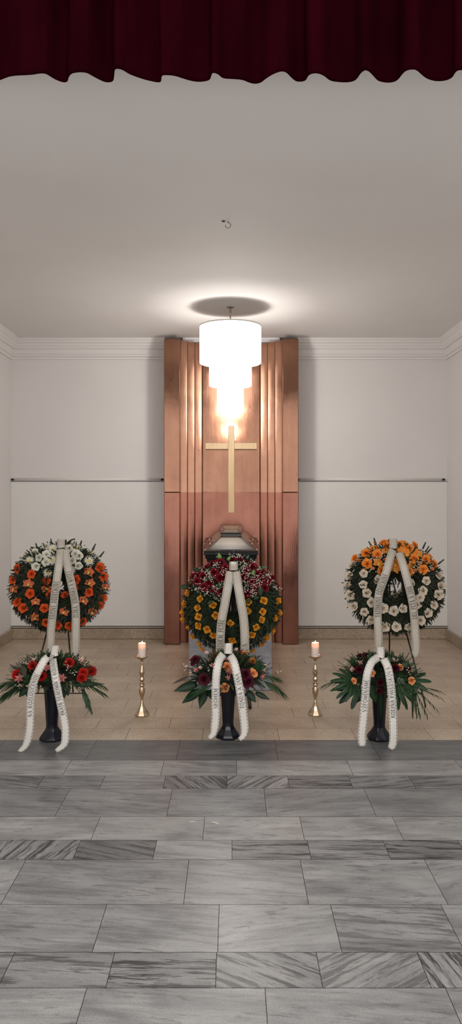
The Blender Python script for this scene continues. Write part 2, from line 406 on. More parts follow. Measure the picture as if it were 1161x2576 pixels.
def skirting(name, dims):
    o = sbox(name, dims, M_BASE, .006)
    at = o.data.color_attributes.new('stone_pattern', 'FLOAT_COLOR', 'CORNER')
    for d_ in at.data: d_.color = (0, .2, .35, .4)
BH = .118
skirting('baseboard_back', (XL+.001, PX0-.004, YB-.030, YB-.001, .0005, BH))
skirting('baseboard_back.001', (PX1+.004, XR-.001, YB-.030, YB-.001, .0005, BH))
skirting('baseboard_left', (XL+.001, XL+.030, YF+.02, YB-.032, .0005, BH))
skirting('baseboard_right', (XR-.030, XR-.001, YF+.02, YB-.032, .0005, BH))
for i, (x0, x1) in enumerate(((XL+.001, PX0-.004), (PX1+.004, XR-.001))):
    k = 6 + 5*i
    sbox(f'trim_{k}', (x0, x1, YB-.012, YB-.001, BH+.0005, BH+.006), M_GAP)  # near-black strip stands in for the shade in the groove
    sbox(f'trim_{k+1}', (x0, x1, YB-.028, YB-.001, BH+.0065, BH+.024), M_STRIP, .003)
    sbox(f'trim_{k+2}', (x0, x1, YB-.010, YB-.001, BH+.0245, BH+.030), M_GAP)  # upper groove: its shade is a near-black strip too
    sbox(f'trim_{k+3}', (x0, x1, YB-.014, YB-.001, BH+.0305, 1.795), M_BOARD, .002)
    sbox(f'trim_{k+4}', (x0, x1, YB-.008, YB-.001, 1.7955, 1.7995), M_GAP)  # dark strip painted in for the gap's shade under the rail
def rail(name, x0, x1, lab):
    t = thing(name, ((x0+x1)/2, YB, 1.822), lab, 'rail', None)
    mb = MB(); mb.rings([[(x, YB-.003-.006*(1+math.cos(a)), 1.822+.0145*math.sin(a)) for a in [2*PI*k/12 for k in range(12)]] for x in (x0, x1)])
    obj('tube', mb, M_WHITE_MET, t, True)
    for xe, s in ((x0, -1), (x1, 1)):
        b = MB(); b.box(min(xe, xe+s*.03), max(xe, xe+s*.03), YB-.018, YB-.001, 1.808, 1.832); obj('end_bracket', b, M_GAP, t, bevel=.002)
rail('wall_rail', XL+.035, PX0-.065, 'thin white horizontal wall rail left of the copper panel')
rail('wall_rail', PX1+.006+.032, XR-.06, 'thin white horizontal wall rail right of the copper panel')

# ------------------------------------------------------------------ copper panel
def copper_panel():
    xc = (PX0+PX1)/2
    t = thing('copper_wall_panel', (xc, 8.6, 0), 'tall stepped copper panel with fluted sides on the back wall behind the casket', 'wall panel')
    SEAM, TOP = 1.672, 3.357
    def piece(name, x0, x1, y0, y1, top, bev):
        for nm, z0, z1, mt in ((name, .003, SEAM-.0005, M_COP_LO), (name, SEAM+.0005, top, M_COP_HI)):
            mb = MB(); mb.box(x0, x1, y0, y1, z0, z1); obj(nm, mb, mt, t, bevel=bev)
    X = lambda px, d: (px-CX)*d/F
    piece('side_pilaster', X(412,8.44), X(452,8.44), 8.44, 8.798, TOP, .006)
    piece('side_pilaster', X(710,8.44), X(750,8.44), 8.44, 8.798, TOP, .006)
    eL = [X(452,8.44)+.001, X(472,8.555), X(490.5,8.59), X(509,8.62)]
    eR = [X(653,8.62), X(671.5,8.59), X(690,8.555), X(710,8.44)-.001]
    def flute(x0, x1, d, top, inner):    # a gently bowed strip with a rolled edge towards the middle
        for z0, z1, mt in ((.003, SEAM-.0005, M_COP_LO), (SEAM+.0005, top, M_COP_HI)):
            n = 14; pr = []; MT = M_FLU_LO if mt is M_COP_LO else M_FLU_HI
            for k in range(n+1):
                u = k/n; e = (1-u if inner > 0 else u); bow = -.006*(1-e)**2
                roll = .007*max(0, 1-e/.12)**2
                pr.append((x0+(x1-x0)*u, d-bow+roll))
            pr += [(x1, 8.672), (x0, 8.672)]
            mb = MB(); mb.rings([[(x, y, z) for x, y in pr] for z in (z0, z1)]); o = obj('fluted_strip', mb, MT, t)
            for p in o.data.polygons: p.use_smooth = len(p.vertices) == 4 and abs(p.normal.z) < .5
            o.data.set_sharp_from_angle(angle=.6)
    for i, d in enumerate((8.555, 8.59, 8.62)):
        flute(eL[i], eL[i+1], d, TOP-.008*i, 1); flute(eR[2-i], eR[3-i], d, TOP-.008*i, -1)
    piece('centre_sheet', eL[3]+.001, eR[0]-.001, 8.65, 8.672, TOP-.03, .002)
copper_panel()

def cross():
    d = 8.585; s = d/F
    X = lambda px: (px-CX)*s
    Z = lambda py: H-(py-CY)*s
    t = thing('wooden_cross', (X(581), d, Z(1290)), 'pale wooden latin cross hanging on the copper panel below the lamp', 'cross')
    mb = MB(); mb.box(X(573.5), X(588.8), d, d+.058, Z(1290), Z(1071)); obj('upright_beam', mb, M_WOOD, t, bevel=.003)
    mb = MB(); mb.box(X(516), X(573.2), d+.002, d+.056, Z(1130), Z(1114.5)); mb.box(X(589.1), X(645.5), d+.002, d+.056, Z(1130), Z(1114.5))
    obj('cross_beam', mb, M_WOOD, t, bevel=.003)
    mb = MB(); mb.box(X(589.5), X(593), d+.035, d+.0645, Z(1108), Z(1092)); obj('hanging_bracket', mb, M_BRASS, t, bevel=.001)
    mb = MB(); mb.box(X(578), X(584), d+.058, d+.0645, Z(1270), Z(1262)); obj('hanging_bracket', mb, M_BRASS, t, bevel=.001)
cross()

# ------------------------------------------------------------------ lamp, hook, curtain
LD = 7.31
def shade_mat():
    t = NT('glowing_opal_glass'); t.t.nodes.remove(t.b)
    em = t.n('ShaderNodeEmission'); em.inputs[0].default_value = (1, .945, .915, 1); em.inputs[1].default_value = LAMP_GLOW
    tp = t.n('ShaderNodeBsdfTransparent'); ms = t.n('ShaderNodeMixShader'); ms.inputs[0].default_value = .55
    t.l(tp.outputs[0], ms.inputs[1]); t.l(em.outputs[0], ms.inputs[2]); t.l(ms.outputs[0], t.out.inputs[0]); return t.mat
def emit_mat(name, c, k):
    t = NT(name); t.t.nodes.remove(t.b); em = t.n('ShaderNodeEmission'); em.inputs[0].default_value = c; em.inputs[1].default_value = k
    t.l(em.outputs[0], t.out.inputs[0]); return t.mat
LAMP_GLOW, BULB = 4.5, 230.0
def lamp():
    c = P(579, 773, LD); x = c.x
    t = thing('pendant_lamp', (x, LD, ZC), 'glowing white three-tiered drum pendant lamp under the ceiling before the copper panel', 'lamp')
    Z = lambda py: H-(py-CY)*LD/F
    r1, r2, r3 = 79.5*LD/F*.97, 54.5*LD/F*.98, 33.5*LD/F
    zt, z1, z2, z3 = Z(821), Z(914), Z(971), Z(1036)
    glass, bulb = shade_mat(), emit_mat('bulb_glow', (1, .95, .89, 1), BULB)
    def drum(name, ra, za, zb, rin):
        mb = MB(); mb.lathe([(rin, zb+.001), (ra-.004, zb), (ra, zb+.003), (ra, za)], (x, LD, 0), 64, 0, 0, False, False); obj(name, mb, glass, t, True)
    drum('upper_shade', r1, zt, z1, r2+.001); drum('middle_shade', r2, z1, z2, r3+.001); drum('lower_shade', r3, z2, z3, .002)
    mb = MB(); mb.lathe([(r1+.004, zt-.010), (r1+.004, zt+.004), (r1-.01, zt+.008), (.02, zt+.016)], (x, LD, 0), 64); obj('top_cap', mb, M_WHITE_MET, t, True)
    mb = MB(); mb.lathe([(.010, zt+.014), (.014, zt+.03), (.007, zt+.045), (.007, ZC-.06), (.012, ZC-.05), (.007, ZC-.035), (.009, ZC-.012), (.032, ZC-.008), (.032, ZC-.001)], (x, LD, 0), 16); obj('stem', mb, M_BRONZE, t, True)
    for k in range(3):
        a = PI*k; p = (x+.055*math.cos(a), LD+.055*math.sin(a), 2.74) if k < 2 else (x, LD+.004, 2.49)
        mb = MB(); mb.ball(p, .042, 0, 16, 10); b = obj('bulb', mb, bulb, t, True)
        mb = MB(); mb.tube([(p[0], p[1], p[2]+.04), (p[0], p[1], p[2]+.10), (x, LD, p[2]+.2), (x, LD, zt)], .008, 8); obj('socket', mb, M_BRONZE, b, True)
lamp()

def hook():
    d = 1.82*F/(CY-556)
    c = P(573, 556, d); x, y = c.x, d
    t = thing('ceiling_hook', (x, y, ZC), 'small bare metal hook screwed into the ceiling in front of the lamp', 'hook')
    pts = [(x, y, ZC-.0005), (x, y, ZC-.012)]
    for k in range(13):
        a = PI/2 - k*PI*1.5/12
        pts.append((x+.017*math.cos(a)*1.0, y-.004, ZC-.030+.018*math.sin(a)))
    mb = MB(); mb.tube(pts, .0028, 8); obj('hook', mb, M_BRONZE, t, True)
    mb = MB(); mb.lathe([(.012, ZC-.004), (.012, ZC-.0005)], (x-.03, y, 0), 12); obj('screw_plug', mb, M_STEM, t)
hook()

def curtain():
    hem = [(-160,196),(-120,176),(-90,200),(-45,208),(-8,204),(0,201),(12,196),(30,190),(80,188),(100,184),(115,184.5),(127,192),(140,200),(155,206),(165,207),(170,203),(171,194),(178,185),(190,182),(205,181),(220,183),(235,192),(250,200),(263,206),(275,207),(284,204),(286,190),(287,174),(297,172),(310,176),(322,184),(330,188),(360,199),(390,206),(402,207),(404.5,202),(405,190),(415,188),(440,190),(460,197),(480,203),(500,206),(522,203),(528,198),(531,185),(538,182),(550,187),(560,197),(580,198),(610,200),(625,207),(640,211),(655,208),(664,200),(680,189),(700,180),(713,179),(722,183),(734,196),(745,205),(760,205),(769,201),(773,190),(785,184),(800,184),(815,190),(830,203),(850,206),(870,207),(885,205),(895,200),(905,184),(917,175),(928,179),(937,188),(950,203),(962,206),(975,208),(990,206),(1000,200),(1010,186),(1020,177),(1035,174),(1047,175),(1060,187),(1072,197),(1090,203),(1105,204),(1122,202),(1136,195),(1143,182),(1150,177),(1161,175),(1190,190),(1230,207),(1270,180),(1310,200)]
    more = [(k*21, 192+15*math.sin(k*1.07)+3*math.sin(k*2.7)) for k in range(1, 41)]
    hem = [(-160-a, b) for a, b in reversed(more)] + hem + [(1310+a, b) for a, b in more]
    dz = 1.725; pl = []
    for px, py in hem:
        d = F*dz/(CY-py); pl.append(((px-CX)*d/F, d))
    # smooth subdivision of the plan curve
    for _ in range(2):
        q = [pl[0]]
        for a, b in zip(pl, pl[1:]): q += [(a[0]*.75+b[0]*.25, a[1]*.75+b[1]*.25), (a[0]*.25+b[0]*.75, a[1]*.25+b[1]*.75)]
        pl = q + [pl[-1]]
    ym = sum(p[1] for p in pl)/len(pl)
    lev = [(H+dz, 1.0), (H+dz+.02, 1.0), (H+dz+.35, .96), (H+dz+.7, .9), (4.6, .85)]
    ids = MB()
    grid = [[ids.vert((x + .008*math.sin(z*2+x*9)*(z > 3.5), ym+(y-ym)*k, z)) for x, y in pl] for z, k in lev]
    for a, b in zip(grid, grid[1:]):
        for i in range(len(pl)-1): ids.face((a[i], a[i+1], b[i+1], b[i]))
    o = obj('curtain_valance', ids, M_VELVET, None, True)
    so = o.modifiers.new('thickness', 'SOLIDIFY'); so.thickness = .004; so.offset = 0
    tag(o, 'dark burgundy velvet valance hanging in folds across the top of the stage opening', 'curtain')
    centre_origin(o)
curtain()

# ------------------------------------------------------------------ catafalque and casket
def catafalque():
    s = 6.42/F
    mb = MB(); mb.box((475-CX)*s, (683-CX)*s, 6.42, 8.30, .001, .72)
    t = thing('catafalque', ((579-CX)*s, 7.36, 0), 'blue-grey marbled block under the casket, behind the rose wreath', 'catafalque')
    obj('block', mb, M_BLOCK, t, bevel=.006)
catafalque()

def casket():
    xc = (580.5-CX)*6.75/F
    t = thing('casket', (xc, 7.6, .7205), 'black casket with bronze-toned stepped lid lying on the grey block', 'casket')
    def frus(mb, a, b, mi=0, uv=False, faces='fblr'):
        # a, b: (half width front, half width rear, y front, y rear, z)
        def ring(q): hf, hr, y0, y1, z = q; return [Vector((xc-hf, y0, z)), Vector((xc+hf, y0, z)), Vector((xc+hr, y1, z)), Vector((xc-hr, y1, z))]
        A, B = ring(a), ring(b); U = ((0,0),(1,0),(1,1),(0,1))
        for i in range(4): mb.quad(A[i], A[(i+1)%4], B[(i+1)%4], B[i], mi, U if uv else None)
    def cap(mb, q, mi=0, uv=False, flip=False):
        hf, hr, y0, y1, z = q; p = [(xc-hf, y0, z), (xc+hf, y0, z), (xc+hr, y1, z), (xc-hr, y1, z)]
        if flip: p.reverse()
        mb.quad(*p, mi, ((0,0),(1,0),(1,1),(0,1)) if uv else None)
    # body, tapering down to a foot moulding
    b = MB()
    L = [(.175,.215,6.95,8.42,.7215),(.175,.215,6.95,8.42,.765),(.155,.195,6.98,8.40,.775),(.190,.245,6.86,8.47,1.02),(.192,.247,6.855,8.472,1.035),(.212,.270,6.80,8.50,1.045),(.214,.272,6.79,8.51,1.068),(.226,.286,6.765,8.525,1.075),(.228,.288,6.76,8.53,1.1065)]
    for p, q in zip(L, L[1:]): frus(b, p, q)
    cap(b, L[0], flip=True); cap(b, L[-1])
    obj('body', b, M_CASK, t, weld=True, bevel=.003)
    lid = MB()
    L = [(.238,.300,6.73,8.56,1.108),(.240,.302,6.725,8.565,1.114),(.232,.294,6.742,8.548,1.146),(.216,.278,6.77,8.52,1.152)]
    for p, q in zip(L, L[1:]): frus(lid, p, q)
    cap(lid, L[0], flip=True)
    base, top = (.200,.262,6.785,8.505,1.154), (.088,.128,6.985,8.30,1.262)
    frus(lid, L[-1], base); frus(lid, base, top, 1, True)
    top2 = (.086,.126,6.99,8.295,1.284); frus(lid, top, top2)
    lip = (.094,.134,6.97,8.31,1.286); frus(lid, top2, lip)
    lip2 = (.092,.132,6.973,8.307,1.290); frus(lid, lip, lip2)
    pl = (.066,.104,7.04,8.24,1.316); frus(lid, lip2, pl, 1, True); cap(lid, pl, 1, True)
    obj('lid', lid, [M_CASK, M_CASK_P], t, weld=True, bevel=.002)
    for s in (-1, 1):
        for y, hw in ((7.25, .175), (7.95, .2)):
            mb = MB(); pts = []
            for k in range(17):
                u = k/16; pts.append((xc+s*(hw+.022-.03*math.sin(PI*u)*.9), y-.14+.28*u, 1.178+.025*math.sin(PI*u)+.008*math.sin(4*PI*u)))
            mb.tube(pts, [.004+.004*math.sin(PI*k/16) for k in range(17)], 8)
            for k in (0, 4, 8, 12, 16): mb.ball(pts[k], .009, 0, 10, 6)
            obj('lid_ornament', mb, M_BRASS, t, True)
        for y, hw in ((6.76, .240), (7.6, .271), (8.5, .300)):
            mb = MB(); mb.ball((xc+s*(hw-.012), y+.02, 1.150), .009, 0, 10, 6, 1.2); obj('lid_screw', mb, M_BRASS, t, True)
        for y in (7.1, 7.65, 8.2):
            mb = MB(); mb.tube([(xc+s*.200, y-.09, .93), (xc+s*.25, y-.085, .90), (xc+s*.255, y, .89), (xc+s*.25, y+.085, .90), (xc+s*.205, y+.09, .93)], .010, 8); obj('carrying_handle', mb, M_BRASS, t, True)
    mb = MB(); mb.tube([(xc-.05, 6.915, .88), (xc-.055, 6.87, .86), (xc, 6.862, .855), (xc+.055, 6.87, .86), (xc+.05, 6.915, .88)], .011, 8); obj('carrying_handle', mb, M_BRASS, t, True)
casket()

# ------------------------------------------------------------------ flowers
def rose_mb(seed=0, layers=None):
    rnd = random.Random(seed); mb = MB()
    layers = layers or [(3,.11,.70,1.3),(3,.20,.72,1.25),(3,.31,.70,1.15),(4,.44,.64,1.0),(5,.60,.55,.85),(5,.79,.44,.78),(5,1.0,.30,.7)]
    ph = rnd.random()*6
    for li, (n, r, h, ha) in enumerate(layers):
        ph += .7
        for k in range(n):
            phi = ph + 2*PI*k/n + rnd.uniform(-.12, .12); g = []; hh = h*rnd.uniform(.86, 1.1); amp = rnd.uniform(.3, 1.3); NU, NV = 4, 4
            for v in range(NV+1):
                vv = v/NV; row = []
                for u in range(NU+1):
                    uu = -1+2*u/NU
                    w = ha*(.55+.45*math.sin(PI*min(1, vv*1.0)*.62))
                    a = phi + uu*w
                    rr = r*(.25+.75*vv**.8) + (.26 if li > 1 else .06)*r*max(0, vv-.6)/.4*(.55-abs(uu))*amp + .05*uu*r
                    z = hh*vv*(1-.13*uu*uu) - (.10 if li > 2 else .04)*max(0, vv-.72)/.28
                    row.append(mb.vert((rr*math.cos(a), rr*math.sin(a), z)))
                g.append(row)
            for v in range(NV):
                for u in range(NU): mb.face((g[v][u], g[v][u+1], g[v+1][u+1], g[v+1][u]))
    mb.ball((0, 0, .62), .09, 0, 8, 5)
    return mb
def blade(mb, M, L, W, cup=.15, arch=.2, n=5, tip=1.0, mi=0, base=.25):
    """a petal or leaf along +X, folded a little along its midrib"""
    L_, C_, R_ = [], [], []
    for i in range(n+1):
        t = i/n; w = W*(math.sin(PI*(base+(1-base)*t)**tip))*.5 if i < n else W*.03
        z = arch*L*math.sin(t*PI*.5)**2 * -1 + 0
        L_.append(mb.vert(M @ Vector((t*L, w, z+cup*w)))); C_.append(mb.vert(M @ Vector((t*L, 0, z)))); R_.append(mb.vert(M @ Vector((t*L, -w, z+cup*w))))
    for i in range(n):
        mb.face((L_[i], C_[i], C_[i+1], L_[i+1]), mi); mb.face((C_[i], R_[i], R_[i+1], C_[i+1]), mi)
RZ = lambda a: Matrix.Rotation(a, 4, 'Z'); RY = lambda a: Matrix.Rotation(a, 4, 'Y'); RX = lambda a: Matrix.Rotation(a, 4, 'X'); TR = Matrix.Translation
def orchid_mb():
    mb = MB()
    for a in (90, 215, 325): blade(mb, RZ(math.radians(a)) @ RY(-.25), 1.0, .62, .2, .15, 5, 1.0, 0, .12)
    for a in (18, 162): blade(mb, TR((0,0,.05)) @ RZ(math.radians(a)) @ RY(-.2), 1.0, .95, .15, .12, 5, 1.0, 0, .08)
    blade(mb, TR((0,0,.12)) @ RZ(-PI/2) @ RY(-.5), .5, .34, .5, .3, 4, 1, 1); mb.ball((0, .02, .18), .12, 1, 8, 5)
    return mb
def gerbera_mb():
    mb = MB()
    for L_, k, z, tilt in ((1.0, 17, 0, -.10), (.82, 15, .05, -.22)):
        for i in range(k): blade(mb, TR((0,0,z)) @ RZ(2*PI*i/k + z*3) @ RY(tilt), L_, .26, .2, .08, 4, .8, 0, .25)
    mb.lathe([(.27, .08), (.26, .16), (.14, .19), (.01, .17)], (0,0,0), 14, 1); return mb
def carnation_mb(seed=0):
    rnd = random.Random(seed); mb = MB()
    for n, L_, tilt in ((11, 1.0, -.35), (10, .86, -.75), (8, .7, -1.1), (5, .6, -1.4)):
        for k in range(n):
            M = RZ(2*PI*k/n + rnd.uniform(-.2, .2)) @ RY(tilt+rnd.uniform(-.12, .12)); l = L_*rnd.uniform(.9, 1.08); rows = []
            for i in range(4):
                t = i/3; w = .08+.34*t; row = []
                for j in range(5):
                    u = -1+j/2; row.append(mb.vert(M @ Vector((l*t*(1-.08*abs(u)) + (.06*rnd.uniform(-1, 1) if i == 3 else 0), u*w, (.10*t)*(1 if j % 2 else -1)))))
                rows.append(row)
            for i in range(3):
                for j in range(4): mb.face((rows[i][j], rows[i][j+1], rows[i+1][j+1], rows[i+1][j]))
    return mb
def lily_mb():
    mb = MB()
    for i in range(6): blade(mb, TR((0,0,.02*(i % 2))) @ RZ(2*PI*i/6) @ RY(-.75 if i % 2 else -.9), 1.0, .5, .3, .35, 5, .9, 0, .2)
    for i in range(4): mb.tube([(0,0,.05), (.12*math.cos(i*1.6), .12*math.sin(i*1.6), .6)], .025, 5, 1)
    return mb
BUD = [(3,.34,.9,1.2),(4,.5,.85,.9),(4,.62,.5,.8)]
TIGHT = [(3,.13,.88,1.3),(3,.25,.90,1.25),(3,.38,.88,1.15),(4,.53,.80,.95),(5,.70,.66,.8),(4,.90,.44,.7)]
PROTO = {}
def proto(kind, mat):
    key = (kind, mat.name)
    if key not in PROTO:
        mb = {'rose': lambda: rose_mb(1), 'rose_b': lambda: rose_mb(5), 'bud': lambda: rose_mb(3, BUD), 'tight': lambda: rose_mb(9, TIGHT), 'orchid': orchid_mb, 'gerbera': gerbera_mb, 'carnation': carnation_mb, 'lily': lily_mb}[kind]()
        PROTO[key] = mb.mesh(kind, [mat, M_HEART], True)
    return PROTO[key]
NAME = {'rose': 'rose', 'rose_b': 'rose', 'bud': 'rosebud', 'tight': 'rose', 'orchid': 'orchid', 'gerbera': 'gerbera', 'carnation': 'carnation', 'lily': 'lily'}
def look_to(nrm, spin):
    return nrm.to_track_quat('Z', 'Y').to_matrix().to_4x4() @ RZ(spin)
def flower(kind, mat, root, pos, nrm, size, label=None):
    if kind == 'rose' and random.random() < .5: kind = 'rose_b'
    o = link(NAME[kind], proto(kind, mat), root)
    o.matrix_local = Matrix.Translation(pos - root.location) @ look_to(nrm, random.uniform(-.5, .5) if kind == 'orchid' else random.uniform(0, 6.28)) @ Matrix.Scale(size, 4)
    if label: o['label'] = label
    return o

def sprig(mb, M, L, n, nl, nw, mi=0, ms=1, spread=.75, thick=.0022):
    """a conifer twig along local +X with needles all along it"""
    mb.tube([M @ Vector((0,0,0)), M @ Vector((L*.5,0,.01*L)), M @ Vector((L,0,-.03*L))], [thick, thick*.8, thick*.4], 4, ms)
    for i in range(n):
        t = (i+.5)/n; l = nl*(1-.35*t)*random.uniform(.8, 1.15)
        for s in (-1, 1):
            a = spread*(1-.45*t); e = random.uniform(-.5, .6)
            dv = Vector((math.cos(a), s*math.sin(a)*math.cos(e), math.sin(a)*math.sin(e)))
            sd = Vector((-dv.y, dv.x, .3)).normalized()*nw
            p = Vector((t*L, 0, 0))
            mb.tri(M @ (p - sd), M @ (p + sd), M @ (p + dv*l), mi)
    mb.tri(M @ Vector((L*.95, nw, 0)), M @ Vector((L*.95, -nw, 0)), M @ Vector((L*1.0+nl*.6, 0, 0)), mi)
def frame(x, z):                        # matrix with local X along x, Z close to z
    x = x.normalized(); y = z.cross(x)
    if y.length < 1e-3: y = Vector((0, 1, 0)).cross(x)
    y.normalize(); z = x.cross(y); return Matrix((x, y, z)).transposed().to_4x4()

# ------------------------------------------------------------------ lettering on ribbons
def arc(cx, cy, rx, ry, a0, a1, n=10): return [(cx+rx*math.cos(math.radians(a0+(a1-a0)*i/n)), cy+ry*math.sin(math.radians(a0+(a1-a0)*i/n))) for i in range(n+1)]
T, t_ = .15, .065
def G(ch):
    """strokes of a roman capital: (width, [(polyline, stroke width), ...])"""
    S = lambda x, y=0, w=.26: ([(x-w/2, y), (x+w/2, y)], t_)       # a serif
    stem = lambda x: [([(x, 0), (x, 1)], T), S(x, .03), S(x, .97)]
    g = {
     'I': (.36, stem(.18)), 'L': (.62, stem(.18)+[([(.18,.03),(.56,.03)], t_), ([(.56,.0),(.58,.22)], t_)]),
     'A': (.78, [([(.06,0),(.38,1)], t_), ([(.38,1),(.70,0)], T), ([(.17,.34),(.58,.34)], t_), S(.07,.03,.2), S(.70,.03,.22)]),
     'V': (.78, [([(.06,1),(.40,0)], T), ([(.40,0),(.71,1)], t_), S(.08,.97,.22), S(.71,.97,.2)]),
     'N': (.80, [([(.14,0),(.14,1)], t_), ([(.14,1),(.66,0)], T), ([(.66,0),(.66,1)], t_), S(.14,.03,.2), S(.66,.97,.2)]),
     'M': (.95, [([(.12,0),(.16,1)], t_), ([(.16,1),(.47,.05)], T), ([(.47,.05),(.78,1)], t_), ([(.78,1),(.82,0)], T), S(.12,.03,.2), S(.82,.03,.24)]),
     'H': (.82, stem(.17)+stem(.65)+[([(.17,.5),(.65,.5)], t_)]),
     'E': (.64, stem(.17)+[([(.17,.97),(.56,.97)], t_), ([(.17,.5),(.46,.5)], t_), ([(.17,.03),(.58,.03)], t_), ([(.56,1),(.56,.8)], t_), ([(.58,0),(.58,.22)], t_)]),
     'T': (.70, [([(.35,0),(.35,1)], T), S(.35,.03), ([(.05,.97),(.65,.97)], t_), ([(.06,1),(.06,.78)], t_), ([(.64,1),(.64,.78)], t_)]),
     'O': (.84, [(arc(.42,.5,.33,.48,90,270), .13), (arc(.42,.5,.33,.48,-90,90), .13)]),
     'C': (.76, [(arc(.42,.5,.33,.48,45,315,14), .12)]), 'U': (.78, [([(.16,1),(.16,.35)]+arc(.39,.32,.23,.31,180,360), .11), ([(.62,.32),(.62,1)], t_), S(.16,.97), S(.62,.97,.2)]),
     'D': (.82, stem(.17)+[([(.17,.97),(.36,.97)]+arc(.36,.5,.36,.47,90,-90)+[(.17,.03)], .09)]),
     'P': (.66, stem(.17)+[([(.17,.97),(.34,.97)]+arc(.34,.73,.23,.24,90,-90,8)+[(.17,.49)], .09)]),
     'B': (.70, stem(.17)+[([(.17,.97),(.34,.97)]+arc(.34,.75,.2,.22,90,-90,8)+[(.17,.53)], .085), ([(.34,.53)]+arc(.36,.28,.24,.25,90,-90,8)+[(.17,.03)], .09)]),
     'R': (.74, stem(.17)+[([(.17,.97),(.34,.97)]+arc(.34,.74,.22,.23,90,-90,8)+[(.17,.51)], .09), ([(.34,.51),(.68,.02)], .13)]),
     'K': (.78, stem(.17)+[([(.20,.46),(.64,.98)], t_), ([(.32,.58),(.72,.02)], .13), S(.64,.97,.2)]),
     'J': (.44, [([(.28,1),(.28,.1)]+arc(.14,.08,.14,.2,0,-120,5), .12), S(.28,.97)]),
     'S': (.60, [(arc(.31,.74,.21,.23,30,270,9)+arc(.31,.27,.23,.24,90,-150,9)[0:], .11)]),
     'Z': (.68, [([(.08,.97),(.60,.97)], t_), ([(.60,.97),(.08,.03)], T), ([(.08,.03),(.62,.03)], t_), ([(.09,1),(.09,.78)], t_), ([(.61,0),(.61,.22)], t_)]),
     ',': (.30, [([(.13,.08),(.08,-.16)], .1)]), ' ': (.42, []),
    }
    acc = {'Á':('A','a'),'Í':('I','a'),'Č':('C','c'),'Ě':('E','c'),'Ř':('R','c'),'Ť':('T','c'),'Ů':('U','o'),'É':('E','a')}
    if ch in acc:
        b, k = acc[ch]; w, st = g[b]; c = w/2-.02
        ex = {'a': [([(c-.02,1.10),(c+.12,1.26)], .08)], 'c': [([(c-.13,1.26),(c,1.10)], .07), ([(c,1.10),(c+.13,1.26)], .07)], 'o': [(arc(c,1.17,.09,.09,0,360,8), .05)]}[k]
        return w, st+ex
    return g[ch]
def text_strokes(s):
    x = 0; out = []
    for ch in s:
        w, st = G(ch); out += [([(x+a, b) for a, b in pl], k) for pl, k in st]; x += w+.09
    return x-.09, out

class Ribbon:
    """a band laid along a smooth path; s runs down from its upper end"""
    def __init__(s, pts, width, taper=None, ease=.0):
        pts = [Vector(p) for p in pts]; q = []
        ext = [pts[0]*2-pts[1]] + pts + [pts[-1]*2-pts[-2]]
        for i in range(1, len(ext)-2):
            a, b, c, d = ext[i-1:i+3]
            for k in range(8):
                u = k/8; q.append(.5*((2*b)+(c-a)*u+(2*a-5*b+4*c-d)*u*u+(3*b-a-3*c+d)*u**3))
        q.append(pts[-1]); s.p = q; s.w = width; s.taper = taper or (lambda r: 1.0)
        s.s = [0]
        for a, b in zip(q, q[1:]): s.s.append(s.s[-1]+(b-a).length)
        s.L = s.s[-1]
    def at(s, x):
        x = min(max(x, 0), s.L-1e-6); i = 0
        while s.s[i+1] < x: i += 1
        u = (x-s.s[i])/(s.s[i+1]-s.s[i]); p = s.p[i].lerp(s.p[i+1], u)
        a = s.p[max(i-1, 0)]; b = s.p[min(i+2, len(s.p)-1)]
        tg = (b-a).normalized(); cr = Vector((0, -1, 0)).cross(tg)*-1
        if cr.length < .25: cr = Vector((1, 0, 0))
        cr = Vector((abs(cr.x)+.15, 0, cr.z*(1 if cr.x >= 0 else -1))).normalized(); cr = (cr - tg*cr.dot(tg)).normalized()
        nr = tg.cross(cr).normalized()
        if nr.y > 0: nr = -nr
        return p, tg, cr, nr
    def nearest(s, p):
        return min(range(len(s.p)), key=lambda i: (s.p[i].x-p.x)**2+(s.p[i].z-p.z)**2)
    def build(s, name, mat, root):
        n = max(10, int(s.L/.012)); mb = MB(); rows = []; info = []
        for i in range(n+1):
            x = s.L*i/n; p, tg, cr, nr = s.at(x); w = s.w*s.taper(i/n)
            rows.append([mb.vert(p + cr*w*(u-.5) + nr*.0025*math.cos((u-.5)*PI)) for u in (0, .25, .5, .75, 1)]); info.append((x, s.taper(i/n)))
        for i in range(n):
            for k in range(4):
                u0, u1 = k/4, (k+1)/4; v0, v1 = info[i][0], info[i+1][0]
                mb.face((rows[i][k], rows[i+1][k], rows[i+1][k+1], rows[i][k+1]), 0, ((u0, v0), (u0, v1), (u1, v1), (u1, v0)))
        o = obj(name, mb, mat, root, True); so = o.modifiers.new('thickness', 'SOLIDIFY'); so.thickness = .0008; so.offset = 0
        return o
    def letters(s, text, s_bottom, s_top, hgt, mat, ribbon, shift=0.0):
        W, st = text_strokes(text); mb = MB(); k = (s_bottom-s_top)/W
        def put(g):                      # reading runs up the ribbon, letter tops point left
            p, tg, cr, nr = s.at(s_bottom-g[0]*k); return p - cr*((g[1]-.5)*hgt+shift) + nr*.0036
        for pl, w in st:
            for a, b in zip(pl, pl[1:]):
                steps = max(1, int(math.hypot((a[0]-b[0])*k, (a[1]-b[1])*hgt)/.012))
                dx, dy = b[0]-a[0], b[1]-a[1]; l = math.hypot(dx, dy) or 1; nx, ny = -dy/l*w/2, dx/l*w/2
                asp = hgt/k if k > 0 else 1
                nx *= min(1.6, max(.6, asp))
                for j in range(steps):
                    u, v = j/steps, (j+1)/steps
                    A = (a[0]+dx*u, a[1]+dy*u); B = (a[0]+dx*v, a[1]+dy*v)
                    mb.quad(put((A[0]-nx, A[1]-ny)), put((B[0]-nx, B[1]-ny)), put((B[0]+nx, B[1]+ny)), put((A[0]+nx, A[1]+ny)))
        o = obj('lettering', mb, mat, ribbon)
        return o

